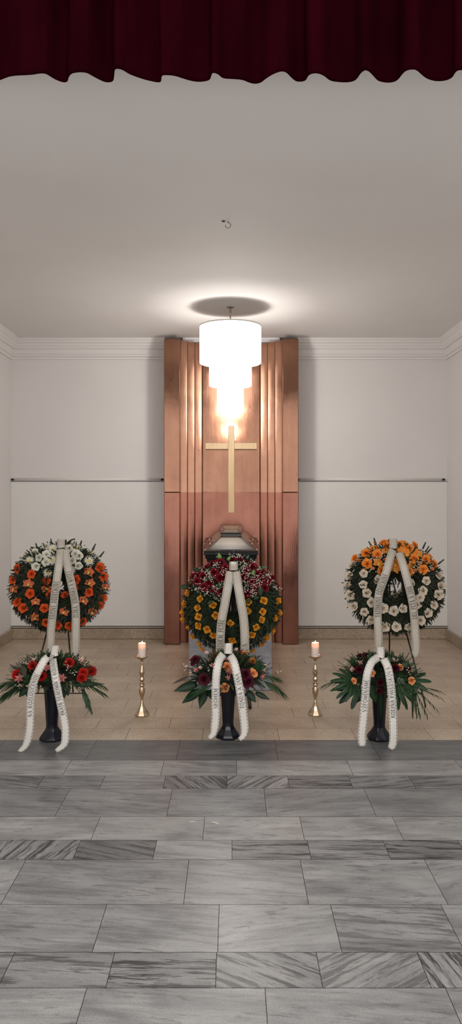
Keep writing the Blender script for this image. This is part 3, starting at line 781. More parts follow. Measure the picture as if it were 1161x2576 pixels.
# ------------------------------------------------------------------ wreaths on their stands
TILT = math.radians(12)
WN, WU = Vector((0, -math.cos(TILT), math.sin(TILT))), Vector((0, math.sin(TILT), math.cos(TILT)))
def wreath(px, py, d, ru, rv, needle, label, flowers, ribbons, seed, cat='wreath'):
    """ru, rv: outer half width and half height in photo pixels"""
    random.seed(seed); C = P(px, py, d); s = d/F
    A = ru*s; B = rv*s; k = B/A; R, a, dep = A*.575, A*.395, .095
    root = thing('funeral_wreath', C, label, cat)
    def surf(th, ph):                    # ph 0 = outer rim, pi/2 = front
        rho = R + a*math.cos(ph); x, v, h = rho*math.cos(th), rho*math.sin(th)*k, dep*math.sin(ph)
        n = Vector((math.cos(ph)*math.cos(th), 0, 0)) + WU*(math.cos(ph)*math.sin(th)) + WN*(math.sin(ph)*1.4)
        return C + Vector((x, 0, 0)) + WU*v + WN*h, n.normalized()
    core = MB(); NT_, NP = 40, 12
    ids = [[core.vert(C + (surf(2*PI*i/NT_, 2*PI*j/NP)[0]-C)*1.0 - surf(2*PI*i/NT_, 2*PI*j/NP)[1]*.02) for j in range(NP)] for i in range(NT_)]
    for i in range(NT_):
        for j in range(NP): core.face((ids[i][j], ids[(i+1)%NT_][j], ids[(i+1)%NT_][(j+1)%NP], ids[i][(j+1)%NP]))
    obj('wreath_core', core, M_CORE, root, True)
    fo = MB(); fir = needle == 'fir'
    for i in range(2300 if fir else 2800):
        th = random.uniform(0, 2*PI); ph = random.choice((random.uniform(-.5, 3.3), random.uniform(.5, 2.8), random.uniform(1.2, 2.9), random.uniform(-.3, .7)))
        p, n = surf(th, ph); tan = Vector((-math.sin(th), 0, 0)) + WU*math.cos(th); rad = Vector((math.cos(th), 0, 0)) + WU*math.sin(th)
        sw = -1 if math.cos(th) > 0 else 1           # both halves sweep downwards from the top
        dr = n*random.uniform(.25, .7) + tan*sw*random.uniform(.2, 1.0) + rad*random.uniform(-.1, .9)*(1 if math.cos(ph) > -.2 else -.2) + Vector((random.uniform(-.3, .3), random.uniform(-.3, .1), random.uniform(-.3, .3)))
        M = Matrix.Translation(p - n*.012) @ frame(dr, n)
        lf_ = .75 if math.cos(ph) > .8 else 1.0
        if fir: sprig(fo, M, random.uniform(.045, .07)*lf_, 13, .0145, .0030, 0, 1, .75, .0034)
        else: sprig(fo, M, random.uniform(.038, .062)*lf_, 13, .015, .0020, 0, 1, .75, .0016)
    obj('foliage', fo, [M_FIR if fir else M_YEW, M_STEM], root)
    def hit(fx, fy, lift=0.0):           # where the ray through that spot meets the wreath's front
        h = dep*.7
        o_ = Vector((0, 0, H)); dv = P(fx, fy, 1.0) - o_
        for i in range(60):              # march inwards until the ray is under the surface
            lev = dep*1.02 - dep*i/58
            t = ((C + WN*lev) - o_).dot(WN)/dv.dot(WN); q = o_ + dv*t - C
            x, v = q.x, q.dot(WU)/k; rho = math.hypot(x, v); c = max(-1, min(1, (rho-R)/a)); h = dep*math.sqrt(max(0, 1-c*c))
            if h >= lev: break
        th = math.atan2(v, x); p, n = surf(th, math.acos(c))
        if rho > R + a: p = p + (Vector((math.cos(th), 0, 0)) + WU*math.sin(th)*k)*(rho-R-a)
        return p + n*(lift*max(.25, n.dot(WN))), n
    for kind, mat, size, lab, spots in flowers:
        for fx, fy in spots:
            p, n = hit(fx, fy, .020 if kind != 'bud' else .026)
            out = Vector(((p.x-C.x)/A, 0, (p.z-C.z)/B)) if mat is M_YELLOW else Vector((0, 0, .05))
            nn = (n*.8 + out*.9 + Vector((0, -.7, .1)) + Vector((random.uniform(-.5, .5), 0, random.uniform(-.4, .5)))).normalized()
            flower(kind, mat, root, p, nn, size*random.uniform(.9, 1.12), lab)
    return root, hit

def easel(px, d, half, r, label, zt=.30, rear=.42, C=None):
    off = WN*-.135; apex = C + off + WU*.10
    foot = C + off; foot = foot - WU*((foot.z)/WU.z)
    t = thing('wreath_easel', Vector((C.x, foot.y, 0)), label, 'stand')
    for s in (-1, 1):
        e = Vector((C.x+s*half, foot.y, r*.4)); mb = MB()
        mb.tube([apex + Vector((s*.012, 0, 0)), e + Vector((0, 0, .02)), e], r, 10); obj('leg', mb, M_BLACK, t, True)
    mb = MB(); mb.tube([apex + Vector((0, .022, 0)), Vector((C.x+.035, foot.y+rear, .012))], r, 10); obj('leg', mb, M_BLACK, t, True)
    z = .105; f = 1 - z/apex.z; w = half*f
    y = foot.y + (apex.y-foot.y)*(z/apex.z)
    mb = MB(); mb.tube([(C.x-w, y, z), (C.x+w, y, z)], r*.7, 8); obj('cross_bar', mb, M_BLACK, t, True)
    mb = MB(); q = C + WU*.085
    mb.tube([apex, apex + WU*.02 + WN*.02, q + WN*-.05, q + WN*.0, q + WN*.02 + WU*.02], r*.7, 8); obj('hanging_hook', mb, M_BLACK, t, True)
    mb = MB(); mb.tube([apex - WU*.03, apex + WU*.03], r*2.0, 12); obj('hub', mb, M_BLACK, t, True)

def z1(l): return [(x*.2584, 1330+y*.2584) for x, y in l]
def z5(l): return [(830+x*.2851, 1330+y*.2851) for x, y in l]
def z3(l): return [(430+x*.2584, 1300+y*.2584) for x, y in l]
def gyps(name, root, hit, spots, n_each, spread, r, seed, lift=.045):
    rnd = random.Random(seed); mb = MB()
    for fx, fy in spots:
        for _ in range(n_each):
            p, n = hit(fx+rnd.gauss(0, spread), fy+rnd.gauss(0, spread), rnd.uniform(lift*.5, lift*1.25))
            mb.ball(p, r*rnd.uniform(.7, 1.3), 0, 6, 4)
            mb.tube([p, p - n*lift*.9 + Vector((rnd.uniform(-.01, .01), 0, rnd.uniform(-.02, 0)))], .0006, 3, 1)
    o = obj(name, mb, [M_WHITE, M_STEM], root, True); o['kind'] = 'stuff'; o['label'] = "tiny white baby's breath blossoms"
    return o
def leaf_part(root, pos, direction, up, L, W, mat, name='leaf', arch=.25, cup=.25, label=None):
    mb = MB(); blade(mb, Matrix.Translation(pos) @ frame(direction, up), L, W, cup, arch, 9, .85, 0, .12)
    o = obj(name, mb, mat, root, True)
    so = o.modifiers.new('thickness', 'SOLIDIFY'); so.thickness = .0008
    if label: o['label'] = label
    return o
def wreath_ribbon(root, loop, tails, width, mat, ink):
    (lx, ly0, ly1, ld) = loop
    a, b = P(lx, ly0, ld-.02), P(lx, ly1, ld-.085); k = (a-b).length
    pts = [b + Vector((0, .004, 0)), b*.5+a*.5 + Vector((0, -.010, 0)), a + Vector((0, -.004, -.004)), a + Vector((0, .03, .004)), a + Vector((0, .07, -.02)), b + Vector((0, .10, .0))]
    Ribbon(pts, width).build('ribbon_loop', mat, root)
    kn = MB(); kn.tube([b + Vector((-width*.5, -.004, -.003)), b + Vector((0, -.008, -.005)), b + Vector((width*.5, -.004, -.003))], .004, 8); obj('knot', kn, M_STEM, root, True)
    for pts, txt, sb, stp, hgt, taper in tails:
        rb = Ribbon(pts, width, taper); o = rb.build('ribbon_tail', mat, root)
        if txt:
            i0, i1 = rb.nearest(sb), rb.nearest(stp)
            rb.letters(txt, rb.s[i0], rb.s[i1], hgt, ink, o)
def deps(pts, ds):                       # pixels + a depth at each
    return [P(x, y, d) for (x, y), d in zip(pts, ds)]
cut = lambda r: 1.0 if r < .96 else 1.0 - (r-.96)/.04*.75
def tails_d(n, d0, d1): d0 -= .02; d1 -= .025; return [d0, (d0+d1*2)/3-.01] + [d1]*(n-2)

WD = 5.95
# --- left wreath
L_or = z1([(187,397),(313,445),(143,500),(445,500),(300,635),(185,710),(240,768),(437,778),(455,905),(570,930),(672,930),(800,893),(645,660),(747,498),(745,595),(962,383),(997,472),(868,622),(992,672),(962,740),(485,655)])
L_oo = z1([(282,538),(155,588),(440,590),(353,718),(350,855),(628,810),(866,428),(875,533),(1008,572),(815,700),(890,800)])
L_wr = z1([(455,185),(460,260),(390,290),(355,373),(455,330),(770,278),(768,365),(708,318),(735,255),(935,303),(815,215),(690,165),(250,290),(670,210),(345,240)])
L_wg = z1([(302,320),(465,425),(515,310),(742,200),(875,240),(860,325),(700,405),(520,215)])
wl, hl = wreath(148, 1476, WD, 121, 110, 'fir', 'fir wreath with white flowers above and orange blooms below, at the left',
   [('rose', M_ORANGE, .034, 'orange rose', L_or), ('orchid', M_ORCHID, .042, 'coral orange orchid', L_oo), ('rose', M_WHITE, .034, 'white rose', L_wr), ('gerbera', M_WHITE, .044, 'white gerbera', L_wg)], None, 11)
gyps('gypsophila', wl, hl, z1([(230,320),(300,250),(420,210),(670,280),(560,250),(400,350),(640,330),(880,280)]), 7, 5, .0045, 3)
mb = MB(); mb.tube([P(165,1376,6.0), P(172,1364,6.0), P(180,1358,5.98), P(188,1356,5.97)], [.009,.008,.006,.006], 8); obj('cut_stem', mb, M_STEM, wl, True)
for fx, fy, dx in ((95,1385,-.25),(88,1392,-.6),(130,1375,-.1),(200,1378,.3),(232,1385,.5),(250,1402,.8)):
    mb = MB(); p, n = hl(fx, fy); sprig(mb, Matrix.Translation(p) @ frame(Vector((dx, -.1, 1)), Vector((0,-1,0))), .055, 10, .017, .004, 0, 1); obj('fir_sprig', mb, [M_FIR, M_STEM], wl)
RW = .062
t1 = z1([(590,200),(575,330),(555,480),(535,620),(520,760),(505,900),(495,1010),(490,1161)]) + [(125,1655)]
t2 = z1([(632,205),(650,330),(680,470),(708,600),(728,700),(737,800),(737,950),(735,1161)]) + [(188,1651)]
wreath_ribbon(wl, (153.5, 1358, 1379, WD+.02), [
   (deps(t1, tails_d(9, WD-.06, WD-.16)), 'TÁTOVI, DĚDEČKOVI', P(133,1558,5.8), P(145,1464,5.8), .036, None),
   (deps(t2, tails_d(9, WD-.065, WD-.158)), 'ZUZKA, JOHANKA A MATĚJ', P(190,1552,5.8), P(170,1440,5.8), .036, cut)], RW, M_RIB_HI, M_INK2)
easel(148, WD, .225, .0065, 'thin black tripod easel holding the white and orange wreath', C=wl.location.copy())

# --- right wreath
R_w = z5([(172,420),(297,400),(415,455),(158,503),(292,497),(185,585),(318,570),(212,680),(360,652),(308,728),(365,795),(463,705),(553,728),(550,608),(635,565),(635,710),(480,855),(578,855),(682,855),(785,800),(757,672),(790,612),(812,552),(838,463),(940,418),(960,508),(940,583),(898,670),(850,738),(205,325),(710,480)])
R_or = z5([(472,130),(500,165),(740,155),(322,228),(223,268),(418,237),(328,318),(445,370),(612,160),(685,190),(730,268),(830,283),(903,320),(690,375),(810,365)])
R_oo = z5([(655,135),(390,190),(488,215),(418,310),(665,235),(625,210),(757,235),(868,255),(710,325),(568,355),(570,310)])
R_b = z5([(378,262),(272,297),(373,355),(778,313),(745,375),(878,365),(393,140),(480,280),(520,160)])
wr, hr = wreath(991, 1480, WD, 122, 112, 'fir', 'fir wreath with apricot flowers above and ivory roses below, at the right',
   [('rose', M_CREAM, .036, 'ivory rose', R_w), ('rose', M_APRI, .038, 'apricot rose', R_or), ('orchid', M_APRI, .044, 'apricot orchid', R_oo), ('bud', M_PEACH, .022, 'small cream bud', R_b)], None, 12)
gyps('gypsophila', wr, hr, z5([(345,300),(420,265),(470,290),(250,300),(370,370),(770,330),(740,370),(860,350),(780,290),(460,250)]), 8, 5, .0045, 4)
for fx, fy, dx in ((936,1378,-.6),(945,1372,-.3),(1062,1382,.4),(1068,1390,.6),(1072,1392,.9),(1100,1420,1.2)):
    mb = MB(); p, n = hr(fx, fy); sprig(mb, Matrix.Translation(p) @ frame(Vector((dx, -.1, 1)), Vector((0,-1,0))), .055, 10, .017, .004, 0, 1); obj('fir_sprig', mb, [M_FIR, M_STEM], wr)
t1 = z5([(555,185),(525,270),(495,380),(460,480),(432,560),(420,660),(417,780),(425,930),(425,1050)]) + [(951,1660)]
t2 = z5([(605,212),(640,310),(670,420),(700,540),(725,650),(740,780),(750,920),(757,1030)]) + [(1044,1655)]
wreath_ribbon(wr, (988, 1357, 1380, WD+.02), [
   (deps(t1, tails_d(10, WD-.06, WD-.16)), 'TATÍNKOVI, DĚDEČKOVI', P(949,1552,5.8), P(972,1447,5.8), .036, None),
   (deps(t2, tails_d(9, WD-.065, WD-.158)), 'LILI, PEŤA A JANI', P(1041,1556,5.8), P(1024,1475,5.8), .036, cut)], RW, M_RIB_HI, M_INK2)
easel(991, WD, .225, .0065, 'thin black tripod easel holding the apricot and ivory wreath', C=wr.location.copy())

# --- centre wreath
C_y = z3([(178,748),(290,803),(148,850),(268,890),(127,930),(275,972),(132,995),(182,1068),(280,1055),(357,1090),(222,1155),(415,1145),(285,1220),(315,1272),(402,865),(430,965),(577,1043),(598,1192),(763,832),(752,925),(895,822),(885,925),(872,1002),(822,1072),(780,1140),(785,1290),(870,1225),(917,1162),(972,1102),(993,983),(1035,935),(1022,822),(435,1285)])
C_r = z3([(600,430),(665,430),(485,460),(410,465),(355,505),(530,515),(738,462),(785,505),(423,553),(283,580),(322,590),(230,590),(262,640),(325,690),(375,650),(420,730),(478,600),(510,590),(480,720),(700,592),(780,640),(820,565),(878,557),(862,630),(930,630),(975,610),(1000,670),(905,697),(830,712),(745,742),(720,530)])
WC = 5.88
wc, hc = wreath(583.5, 1524, WC, 122, 114, 'yew', 'evergreen wreath with crimson roses above and golden roses below, before the casket',
   [('tight', M_YELLOW, .031, 'golden yellow rose', C_y), ('rose', M_RED, .036, 'dark crimson rose', C_r)], None, 13)
gyps('gypsophila', wc, hc, z3([(470,430),(660,405),(310,530),(215,620),(270,710),(380,570),(440,500),(520,550),(350,620),(340,735),(430,700),(490,660),(720,510),(745,570),(725,630),(690,480),(780,460),(820,610),(850,660),(900,600),(940,580),(960,650),(1010,700),(800,700),(740,700),(800,750),(440,790),(590,400),(690,550),(250,560),(390,610),(840,520)]), 30, 5.5, .0034, 5, .05)
for fx, fy, dx, dz, L_, mt, lab in ((553,1412,-.1,1,.07,M_LEAF_L,'bright green leaf'),(572,1415,.5,.7,.05,M_LEAF_L,None),(632,1452,.25,1,.055,M_LEAF_L,'bright green leaf'),(548,1468,.4,-.6,.06,M_LEAF,None),(530,1462,-.6,.3,.05,M_LEAF,None),
        (505,1440,-.9,.5,.07,M_LEAF,None),(478,1480,-1,.1,.08,M_LEAF,None),(640,1507,.7,.3,.06,M_LEAF,None),(632,1508,-.6,-.5,.05,M_LEAF,None),(530,1512,-.6,-.3,.06,M_LEAF,None),(534,1490,.1,-1,.05,M_LEAF,None),(655,1432,.9,.2,.06,M_GREY_LEAF,None),(618,1410,.5,.8,.05,M_GREY_LEAF,None),(652,1480,0,-1,.09,M_LEAF,None)):
    p, n = hc(fx, fy, .05); leaf_part(wc, p - Vector((0, 0, 0)), Vector((dx, -.25, dz)), Vector((0, -1, .3)), L_*.8, L_*.46, mt, arch=.1, label=lab)
t1 = z3([(577,535),(552,680),(522,850),(494,1000),(480,1150),(476,1316)]) + [(553,1662)]
t2 = z3([(630,535),(652,680),(682,850),(706,1000),(716,1150),(718,1316)]) + [(616,1662)]
wreath_ribbon(wc, (587, 1415, 1435, WC-.0), [
   (deps(t1, tails_d(7, WC-.085, WC-.17)), 'SBOHEM, PETŘE', P(552.5,1638,5.7), P(559.5,1558,5.7), .037, None),
   (deps(t2, tails_d(7, WC-.09, WC-.168)), 'LÍDA', P(616,1650,5.7), P(614,1621,5.7), .037, None)], RW+.003, M_RIB_HI, M_INK2)
easel(583, WC, .135, .014, 'black tripod easel with thick legs holding the crimson and golden rose wreath', C=wc.location.copy(), rear=.36)

# ------------------------------------------------------------------ vases with arrangements in front
def vase(px, py, lab):
    d = fd(py) + .075; c = P(px, 0, d); c.z = 0
    t = thing('flower_vase', c, lab, 'vase', None)
    mb = MB()
    out = [(.084, .001), (.086, .012), (.078, .026), (.052, .060), (.041, .080), (.0395, .10), (.055, .345), (.066, .362), (.066, .372), (.058, .372), (.05, .345), (.034, .10)]
    mb.lathe(out, c, 8, 0, PI/8); o = obj('body', mb, M_PLASTIC, t, bevel=.004)
    mb = MB(); mb.lathe([(.047, .335), (.051, .352)], c, 8, 0, PI/8); obj('soil', mb, M_EARTH, t)
    return t, c
def palm(root, base, tip, n, L, W, droop=.25, side=.9, mat=None, up=Vector((0, -.3, 1))):
    """one frond: a stalk from base to tip with narrow leaflets down both sides"""
    mb = MB(); base, tip = Vector(base), Vector(tip); ax = tip-base; ln = ax.length
    bend = lambda u: base + ax*u + Vector((0, 0, -droop*ln*u*u + droop*ln*.3*math.sin(PI*u)))
    mb.tube([bend(k/8) for k in range(9)], [.003*(1-.8*k/8)+.0006 for k in range(9)], 5)
    for i in range(n):
        u = .18+.82*i/(n-1); p = bend(u); tg = (bend(min(1, u+.02))-bend(max(0, u-.02))).normalized()
        for s in (-1, 1):
            sd = up.cross(tg).normalized()*s
            a = side*(1-.75*u); dr = tg*math.cos(a) + sd*math.sin(a) + Vector((0, 0, .12-.25*u+random.uniform(-.08, .08)))
            l = L*(.55+.45*math.sin(PI*(.15+.75*u)))*random.uniform(.85, 1.1)
            blade(mb, Matrix.Translation(p) @ frame(dr, up), l, W, .4, .22, 5, .8, 0, .15)
    o = obj('palm_frond', mb, mat or M_PALM, root, True); return o
def lobed(root, base, tip, W, lobes=7, mat=None):
    """a hand-shaped leaf with deep lobes"""
    mb = MB(); base, tip = Vector(base), Vector(tip); ax = tip-base; L = ax.length*1.04; M0 = Matrix.Translation(base) @ frame(ax, Vector((0, -.75, .65)))
    NA, NR, A0 = lobes*10, 7, 1.45; rows = []
    for i in range(NA+1):
        th = -A0+2*A0*i/NA; w = th/(2*A0/lobes); c_ = abs(math.cos(PI*(w-round(w)+ (.5 if lobes % 2 == 0 else 0))))**.8
        Rr = L*(1-.38*abs(th/A0)**1.5)*(.40+.60*c_**1.6); row = []
        for k in range(NR+1):
            r = Rr*k/NR; u = r/L
            row.append(mb.vert(M0 @ Vector((r*math.cos(th), r*math.sin(th), -.28*L*u*u*u + .05*L*u*(c_-.5)))))
        rows.append(row)
    for a, b in zip(rows, rows[1:]):
        for k in range(NR): mb.face((a[k], a[k+1], b[k+1], b[k]))
    o = obj('lobed_leaf', mb, mat or M_LEAF, root, True); return o

def arrangement(px, py0, v, lab, halfw, flowers, seed, dots):
    random.seed(seed); c = Vector((v.x, v.y-.005, .415))
    t = thing('flower_arrangement', Vector((v.x, v.y, .36)), lab, 'flower arrangement')
    rx, ry, rz = halfw, .155, .115
    mb = MB(); mb.lathe([(.02, .356), (.042, .374), (.12, .385), (.16, .42), (.13, .47), (.05, .495), (.01, .50)], (v.x, v.y-.005, 0), 20); obj('foam_base', mb, M_CORE, t, True)
    fo = MB()
    for i in range(1000):
        a = random.uniform(0, 2*PI); e = random.uniform(-.3, 1.45)
        n = Vector((math.cos(a)*math.cos(e), math.sin(a)*math.cos(e), math.sin(e)))
        kk = random.uniform(.5, .92); p = c + Vector((n.x*rx*kk, n.y*ry*kk, n.z*rz*kk)); dr = n + Vector((random.uniform(-.45, .45), random.uniform(-.45, .45), random.uniform(-.3, .4)))
        if e < 0: dr.z -= .3
        M = Matrix.Translation(p) @ frame(dr, Vector((0, -.3, 1)))
        sprig(fo, M, random.uniform(.05, .085)*(1.25 if abs(n.x) > .7 else 1), 12, .018, .0022, random.choice((0, 0, 2)), 1, .7, .0016)
    obj('foliage', fo, [M_YEW, M_STEM, M_ASP], t)
    def hit(fx, fy, lift=0.0):
        o_ = Vector((0, 0, H)); dv = P(fx, fy, 1.0)-o_
        q = o_-c; S = lambda w: Vector((w.x/rx, w.y/ry, w.z/rz)); A, Bq = S(dv), S(q)
        aa, bb, cc = A.dot(A), 2*A.dot(Bq), Bq.dot(Bq)-1; dis = bb*bb-4*aa*cc
        tt = (-bb-math.sqrt(dis))/(2*aa) if dis > 0 else -bb/(2*aa)
        p = o_+dv*tt; n = Vector(((p.x-c.x)/rx**2, (p.y-c.y)/ry**2, (p.z-c.z)/rz**2)).normalized()
        return p+n*lift, n
    for kind, mat, size, labf, spots in flowers:
        for fx, fy in spots:
            p, n = hit(fx, fy, .012)
            nn = (n*.6 + Vector((random.uniform(-.25, .25), -.8, random.uniform(0, .45)))).normalized()
            flower(kind, mat, t, p, nn, size*random.uniform(.92, 1.08), labf)
    # short leafy shoots that fill the dome
    lf = MB()
    for i in range(46):
        a = random.uniform(0, 2*PI); e = random.uniform(-.2, 1.2); n = Vector((math.cos(a)*math.cos(e), math.sin(a)*math.cos(e)-.2, math.sin(e)))
        p = c + Vector((n.x*rx*.8, n.y*ry*.8, n.z*rz*.8)); dr = n + Vector((random.uniform(-.6, .6), random.uniform(-.6, 0), random.uniform(-.4, .5)))
        l = random.uniform(.035, .06); blade(lf, Matrix.Translation(p) @ frame(dr, Vector((0, -1, .6))), l, l*.5, .25, .2, 5, .85, 0, .12)
    obj('filler_leaves', lf, M_LEAF, t, True)
    if dots: gyps('gypsophila', t, hit, dots, 5, 3.5, .0038, seed+1, .03)
    return t, hit
def zz(x0, y0, s, l): return [(x0+x*s, y0+y*s) for x, y in l]
qa, qb = .1206, .1292

vl, cl = vase(131, 1868, 'dark octagonal vase with flared foot under the scarlet carnation arrangement')
vc, cc = vase(573, 1863, 'dark octagonal vase with flared foot under the peach rose arrangement, in the middle')
vr, cr = vase(953, 1867, 'dark octagonal vase with flared foot below the peach buds and lobed leaves, right side')
LB, RB = lambda l: zz(0, 1620, qa, l), lambda l: zz(130, 1620, qa, l)
al, ahl = arrangement(131, 0, cl, 'vase arrangement of scarlet carnations and pink lilies, in front of the left wreath', .235, [
   ('carnation', M_SCAR, .034, 'scarlet carnation', LB([(700,490),(880,680),(385,650)]) + RB([(360,440),(630,620),(600,710),(790,590)])),
   ('lily', M_PINK, .036, 'pink lily', LB([(440,720),(970,530)]) + RB([(220,710)])),
   ('lily', M_LPINK, .030, 'pale lily', LB([(740,390),(600,430)]) + RB([(640,440),(730,590),(590,380)]))], 21,
   LB([(590,510),(440,820),(550,370)]) + RB([(270,500),(320,560),(390,590),(460,650),(790,760)]))
CB, DB = lambda l: zz(430, 1620, qb, l), lambda l: zz(570, 1620, qb, l)
ac, ahc = arrangement(573, 0, cc, 'vase arrangement of peach and burgundy roses, in front of the crimson and golden wreath', .245, [
   ('rose', M_PEACH, .033, 'large peach rose', CB([(1090,460),(1045,825)]) + DB([(490,580)])), ('rose', M_BURG, .040, 'dark burgundy rose', CB([(660,680),(490,360)]) + DB([(350,600),(390,720),(210,260)])),
   ('carnation', M_APRI, .026, 'apricot carnation', CB([(870,280)]) + DB([(320,240),(480,370)])),
   ('lily', M_PINK, .022, 'small pink lily', CB([(815,445),(1080,340),(1110,655),(510,530),(1115,560)]) + DB([(655,630),(90,560)])),
   ('lily', M_LPINK, .018, 'small pale lily', CB([(750,350),(590,490),(470,430),(420,580),(700,210),(330,470)]) + DB([(690,530),(185,150),(720,450)]))], 22,
   CB([(600,500),(740,280),(480,430),(790,510),(320,480)]) + DB([(720,780),(460,290),(930,550)]))
EB, FB = lambda l: zz(825, 1620, qa, l), lambda l: zz(965, 1620, qa, l)
ar, ahr = arrangement(953, 0, cr, 'vase arrangement of peach buds and lobed green leaves, in front of the right wreath', .225, [
   ('rose', M_PEACH, .024, 'peach rose', EB([(390,690),(550,765),(905,620)]) + FB([(320,510),(540,760)])), ('bud', M_LPINK, .024, 'pale peach bud', EB([(525,560),(680,440),(290,560)]) + FB([(175,390),(620,690)])),
   ('carnation', M_BURG, .028, 'burgundy carnation', EB([(660,560),(680,320),(790,290),(1080,800),(1070,950)]) + FB([(220,530),(450,540),(430,480)]))], 23,
   EB([(690,370),(600,460),(440,835),(790,330),(420,460)]) + FB([(260,390),(410,540),(470,600),(640,640)]))

# big leaves and fronds, from the rim of each vase outwards
def PT(pt, d): return P(pt[0], pt[1], d)
random.seed(5)
for b, tps in (((350,780), [(200,570),(130,700),(50,855),(40,960),(30,1020)]),):
    palm(al, PT(LB([(520,830)])[0], 5.08), PT(LB([(60,800)])[0], 5.02), 12, .115, .011, .12, 1.0)
    palm(al, PT(LB([(560,900)])[0], 5.06), PT(LB([(70,1010)])[0], 5.0), 11, .10, .012, .15, .9)
for bp, tp in (((600,850),(1060,960)), ((600,880),(800,1270)), ((560,800),(1060,820))):
    palm(al, PT(RB([bp])[0], 5.06), PT(RB([tp])[0], 5.0), 6, .085, .009, .1, .45)
for bp, tp, w in (((560,900),(390,1110),.05), ((620,930),(560,1130),.04)): p, q = PT(LB([bp])[0], 5.02), PT(LB([tp])[0], 5.0); leaf_part(al, p, q-p, Vector((0,-1,.4)), (q-p).length, w, M_LEAF_D, arch=.1)
for bp, tp, w in (((250,830),(260,1130),.06), ((300,850),(340,1080),.05), ((420,850),(1090,830),.035)): p, q = PT(RB([bp])[0], 5.03), PT(RB([tp])[0], 5.0); leaf_part(al, p, q-p, Vector((0,-1,.4)), (q-p).length, w, M_LEAF_D, arch=.05)
for bp, tp, w in (((520,640),(450,430),.045),): p, q = PT(LB([bp])[0], 4.98), PT(LB([tp])[0], 5.02); leaf_part(al, p, q-p, Vector((0,-1,.4)), (q-p).length, w, M_STEM, arch=.05, label='brownish leaf')
# centre
for bp, tp, w in (((500,780),(60,910),.062), ((560,900),(215,1148),.060), ((660,900),(555,1255),.058), ((740,900),(800,1080),.045), ((330,640),(30,765),.018)):
    p, q = PT(CB([bp])[0], 5.05), PT(CB([tp])[0], 5.0); leaf_part(ac, p, q-p, Vector((0,-1,.45)), (q-p).length, w, M_LEAF_D if w > .03 else M_STEM, arch=.06)
for bp, tp, w in (((400,930),(565,1135),.052), ((560,950),(835,1080),.036), ((560,520),(640,300),.04), ((600,480),(775,430),.035)):
    p, q = PT(DB([bp])[0], 5.05), PT(DB([tp])[0], 5.02); leaf_part(ac, p, q-p, Vector((0,-1,.45)), (q-p).length, w, M_LEAF_D if tp[1] > 600 else M_LEAF, arch=.06)
palm(ac, PT(CB([(820,800)])[0], 4.98), PT(CB([(330,960)])[0], 4.96), 12, .075, .010, .1, .9, M_LEAF)
palm(ac, PT(DB([(640,700)])[0], 5.08), PT(DB([(1080,880)])[0], 5.04), 12, .105, .007, .12, .8)
palm(ac, PT(DB([(640,650)])[0], 5.10), PT(DB([(980,640)])[0], 5.06), 11, .08, .007, .1, .9)
# right
lobed(ar, PT(EB([(520,760)])[0], 5.03), PT(EB([(90,720)])[0], 5.0), .1); lobed(ar, PT(EB([(560,850)])[0], 5.02), PT(EB([(80,915)])[0], 4.99), .1)
lobed(ar, PT(EB([(650,900)])[0], 5.01), PT(EB([(240,1180)])[0], 4.97), .1, 5, M_LEAF_D); lobed(ar, PT(FB([(560,780)])[0], 5.06), PT(FB([(960,740)])[0], 5.02), .1, 5)
lobed(ar, PT(FB([(280,880)])[0], 5.0), PT(FB([(520,1340)])[0], 4.95), .12); lobed(ar, PT(FB([(250,860)])[0], 4.99), PT(FB([(640,1130)])[0], 4.96), .12, 5)
for bp, tp, w in (((760,900),(580,1240),.06), ((900,850),(1000,1240),.07), ((520,420),(490,260),.04), ((840,330),(900,200),.03)):
    p, q = PT(EB([bp])[0], 5.0), PT(EB([tp])[0], 4.99); leaf_part(ar, p, q-p, Vector((0,-1,.4)), (q-p).length, w, M_LEAF, arch=.05)
for bp, tp, w in (((400,470),(525,370),.045), ((140,380),(80,240),.04), ((300,700),(330,870),.035), ((360,720),(400,850),.03)):
    p, q = PT(FB([bp])[0], 4.97), PT(FB([tp])[0], 4.98); leaf_part(ar, p, q-p, Vector((0,-1,.4)), (q-p).length, w, M_LEAF if tp[1] < 600 else M_GREY_LEAF, arch=.05)
for tp in ((1150,945),(1150,1070),(1090,1320),(880,1410),(740,1410),(600,1400),(680,1410)):
    palm(ar, PT(FB([(600,900)])[0], 5.06), PT(FB([tp])[0], 5.02), 5, .07, .007, .06, .3)
palm(ar, PT(EB([(300,780)])[0], 5.08), PT(EB([(-60,830)])[0], 5.04), 7, .085, .005, .05, .55)
palm(ar, PT(EB([(1100,950)])[0], 4.96), PT(EB([(1100,1400)])[0], 4.95), 9, .08, .005, .05, .5, M_LEAF_D)

def low_ribbon(root, loop, tails, w, curl=False):
    lx, ly0, ly1 = loop; a, b = P(lx, ly0, 5.02), P(lx-1, ly1, 4.95)
    pts = [b, b*.5+a*.5+Vector((0, -.012, 0)), a, a+Vector((0, .028, .004)), a+Vector((0, .05, -.025)), b+Vector((.0, .06, .01))]
    Ribbon(pts, w).build('ribbon_loop', M_RIB_LO, root)
    for pts, ds, txt, sb, stp, tp in tails:
        rb = Ribbon(deps(pts, ds), w, tp); o = rb.build('ribbon_tail', M_RIB_LO, root)
        rb.letters(txt, rb.s[rb.nearest(P(*sb, 4.9))], rb.s[rb.nearest(P(*stp, 4.9))], .0245, M_INK, o)
z2 = lambda l: zz(0, 1600, .2584, l); z4 = lambda l: zz(420, 1580, .267, l); z6 = lambda l: zz(820, 1600, .2937, l)
ends = lambda r: 1.0 if r < .86 else 1.0 - (r-.86)/.14*.45
cut2 = lambda r: 1.0 if r < .97 else 1.0 - (r-.97)/.03*.3
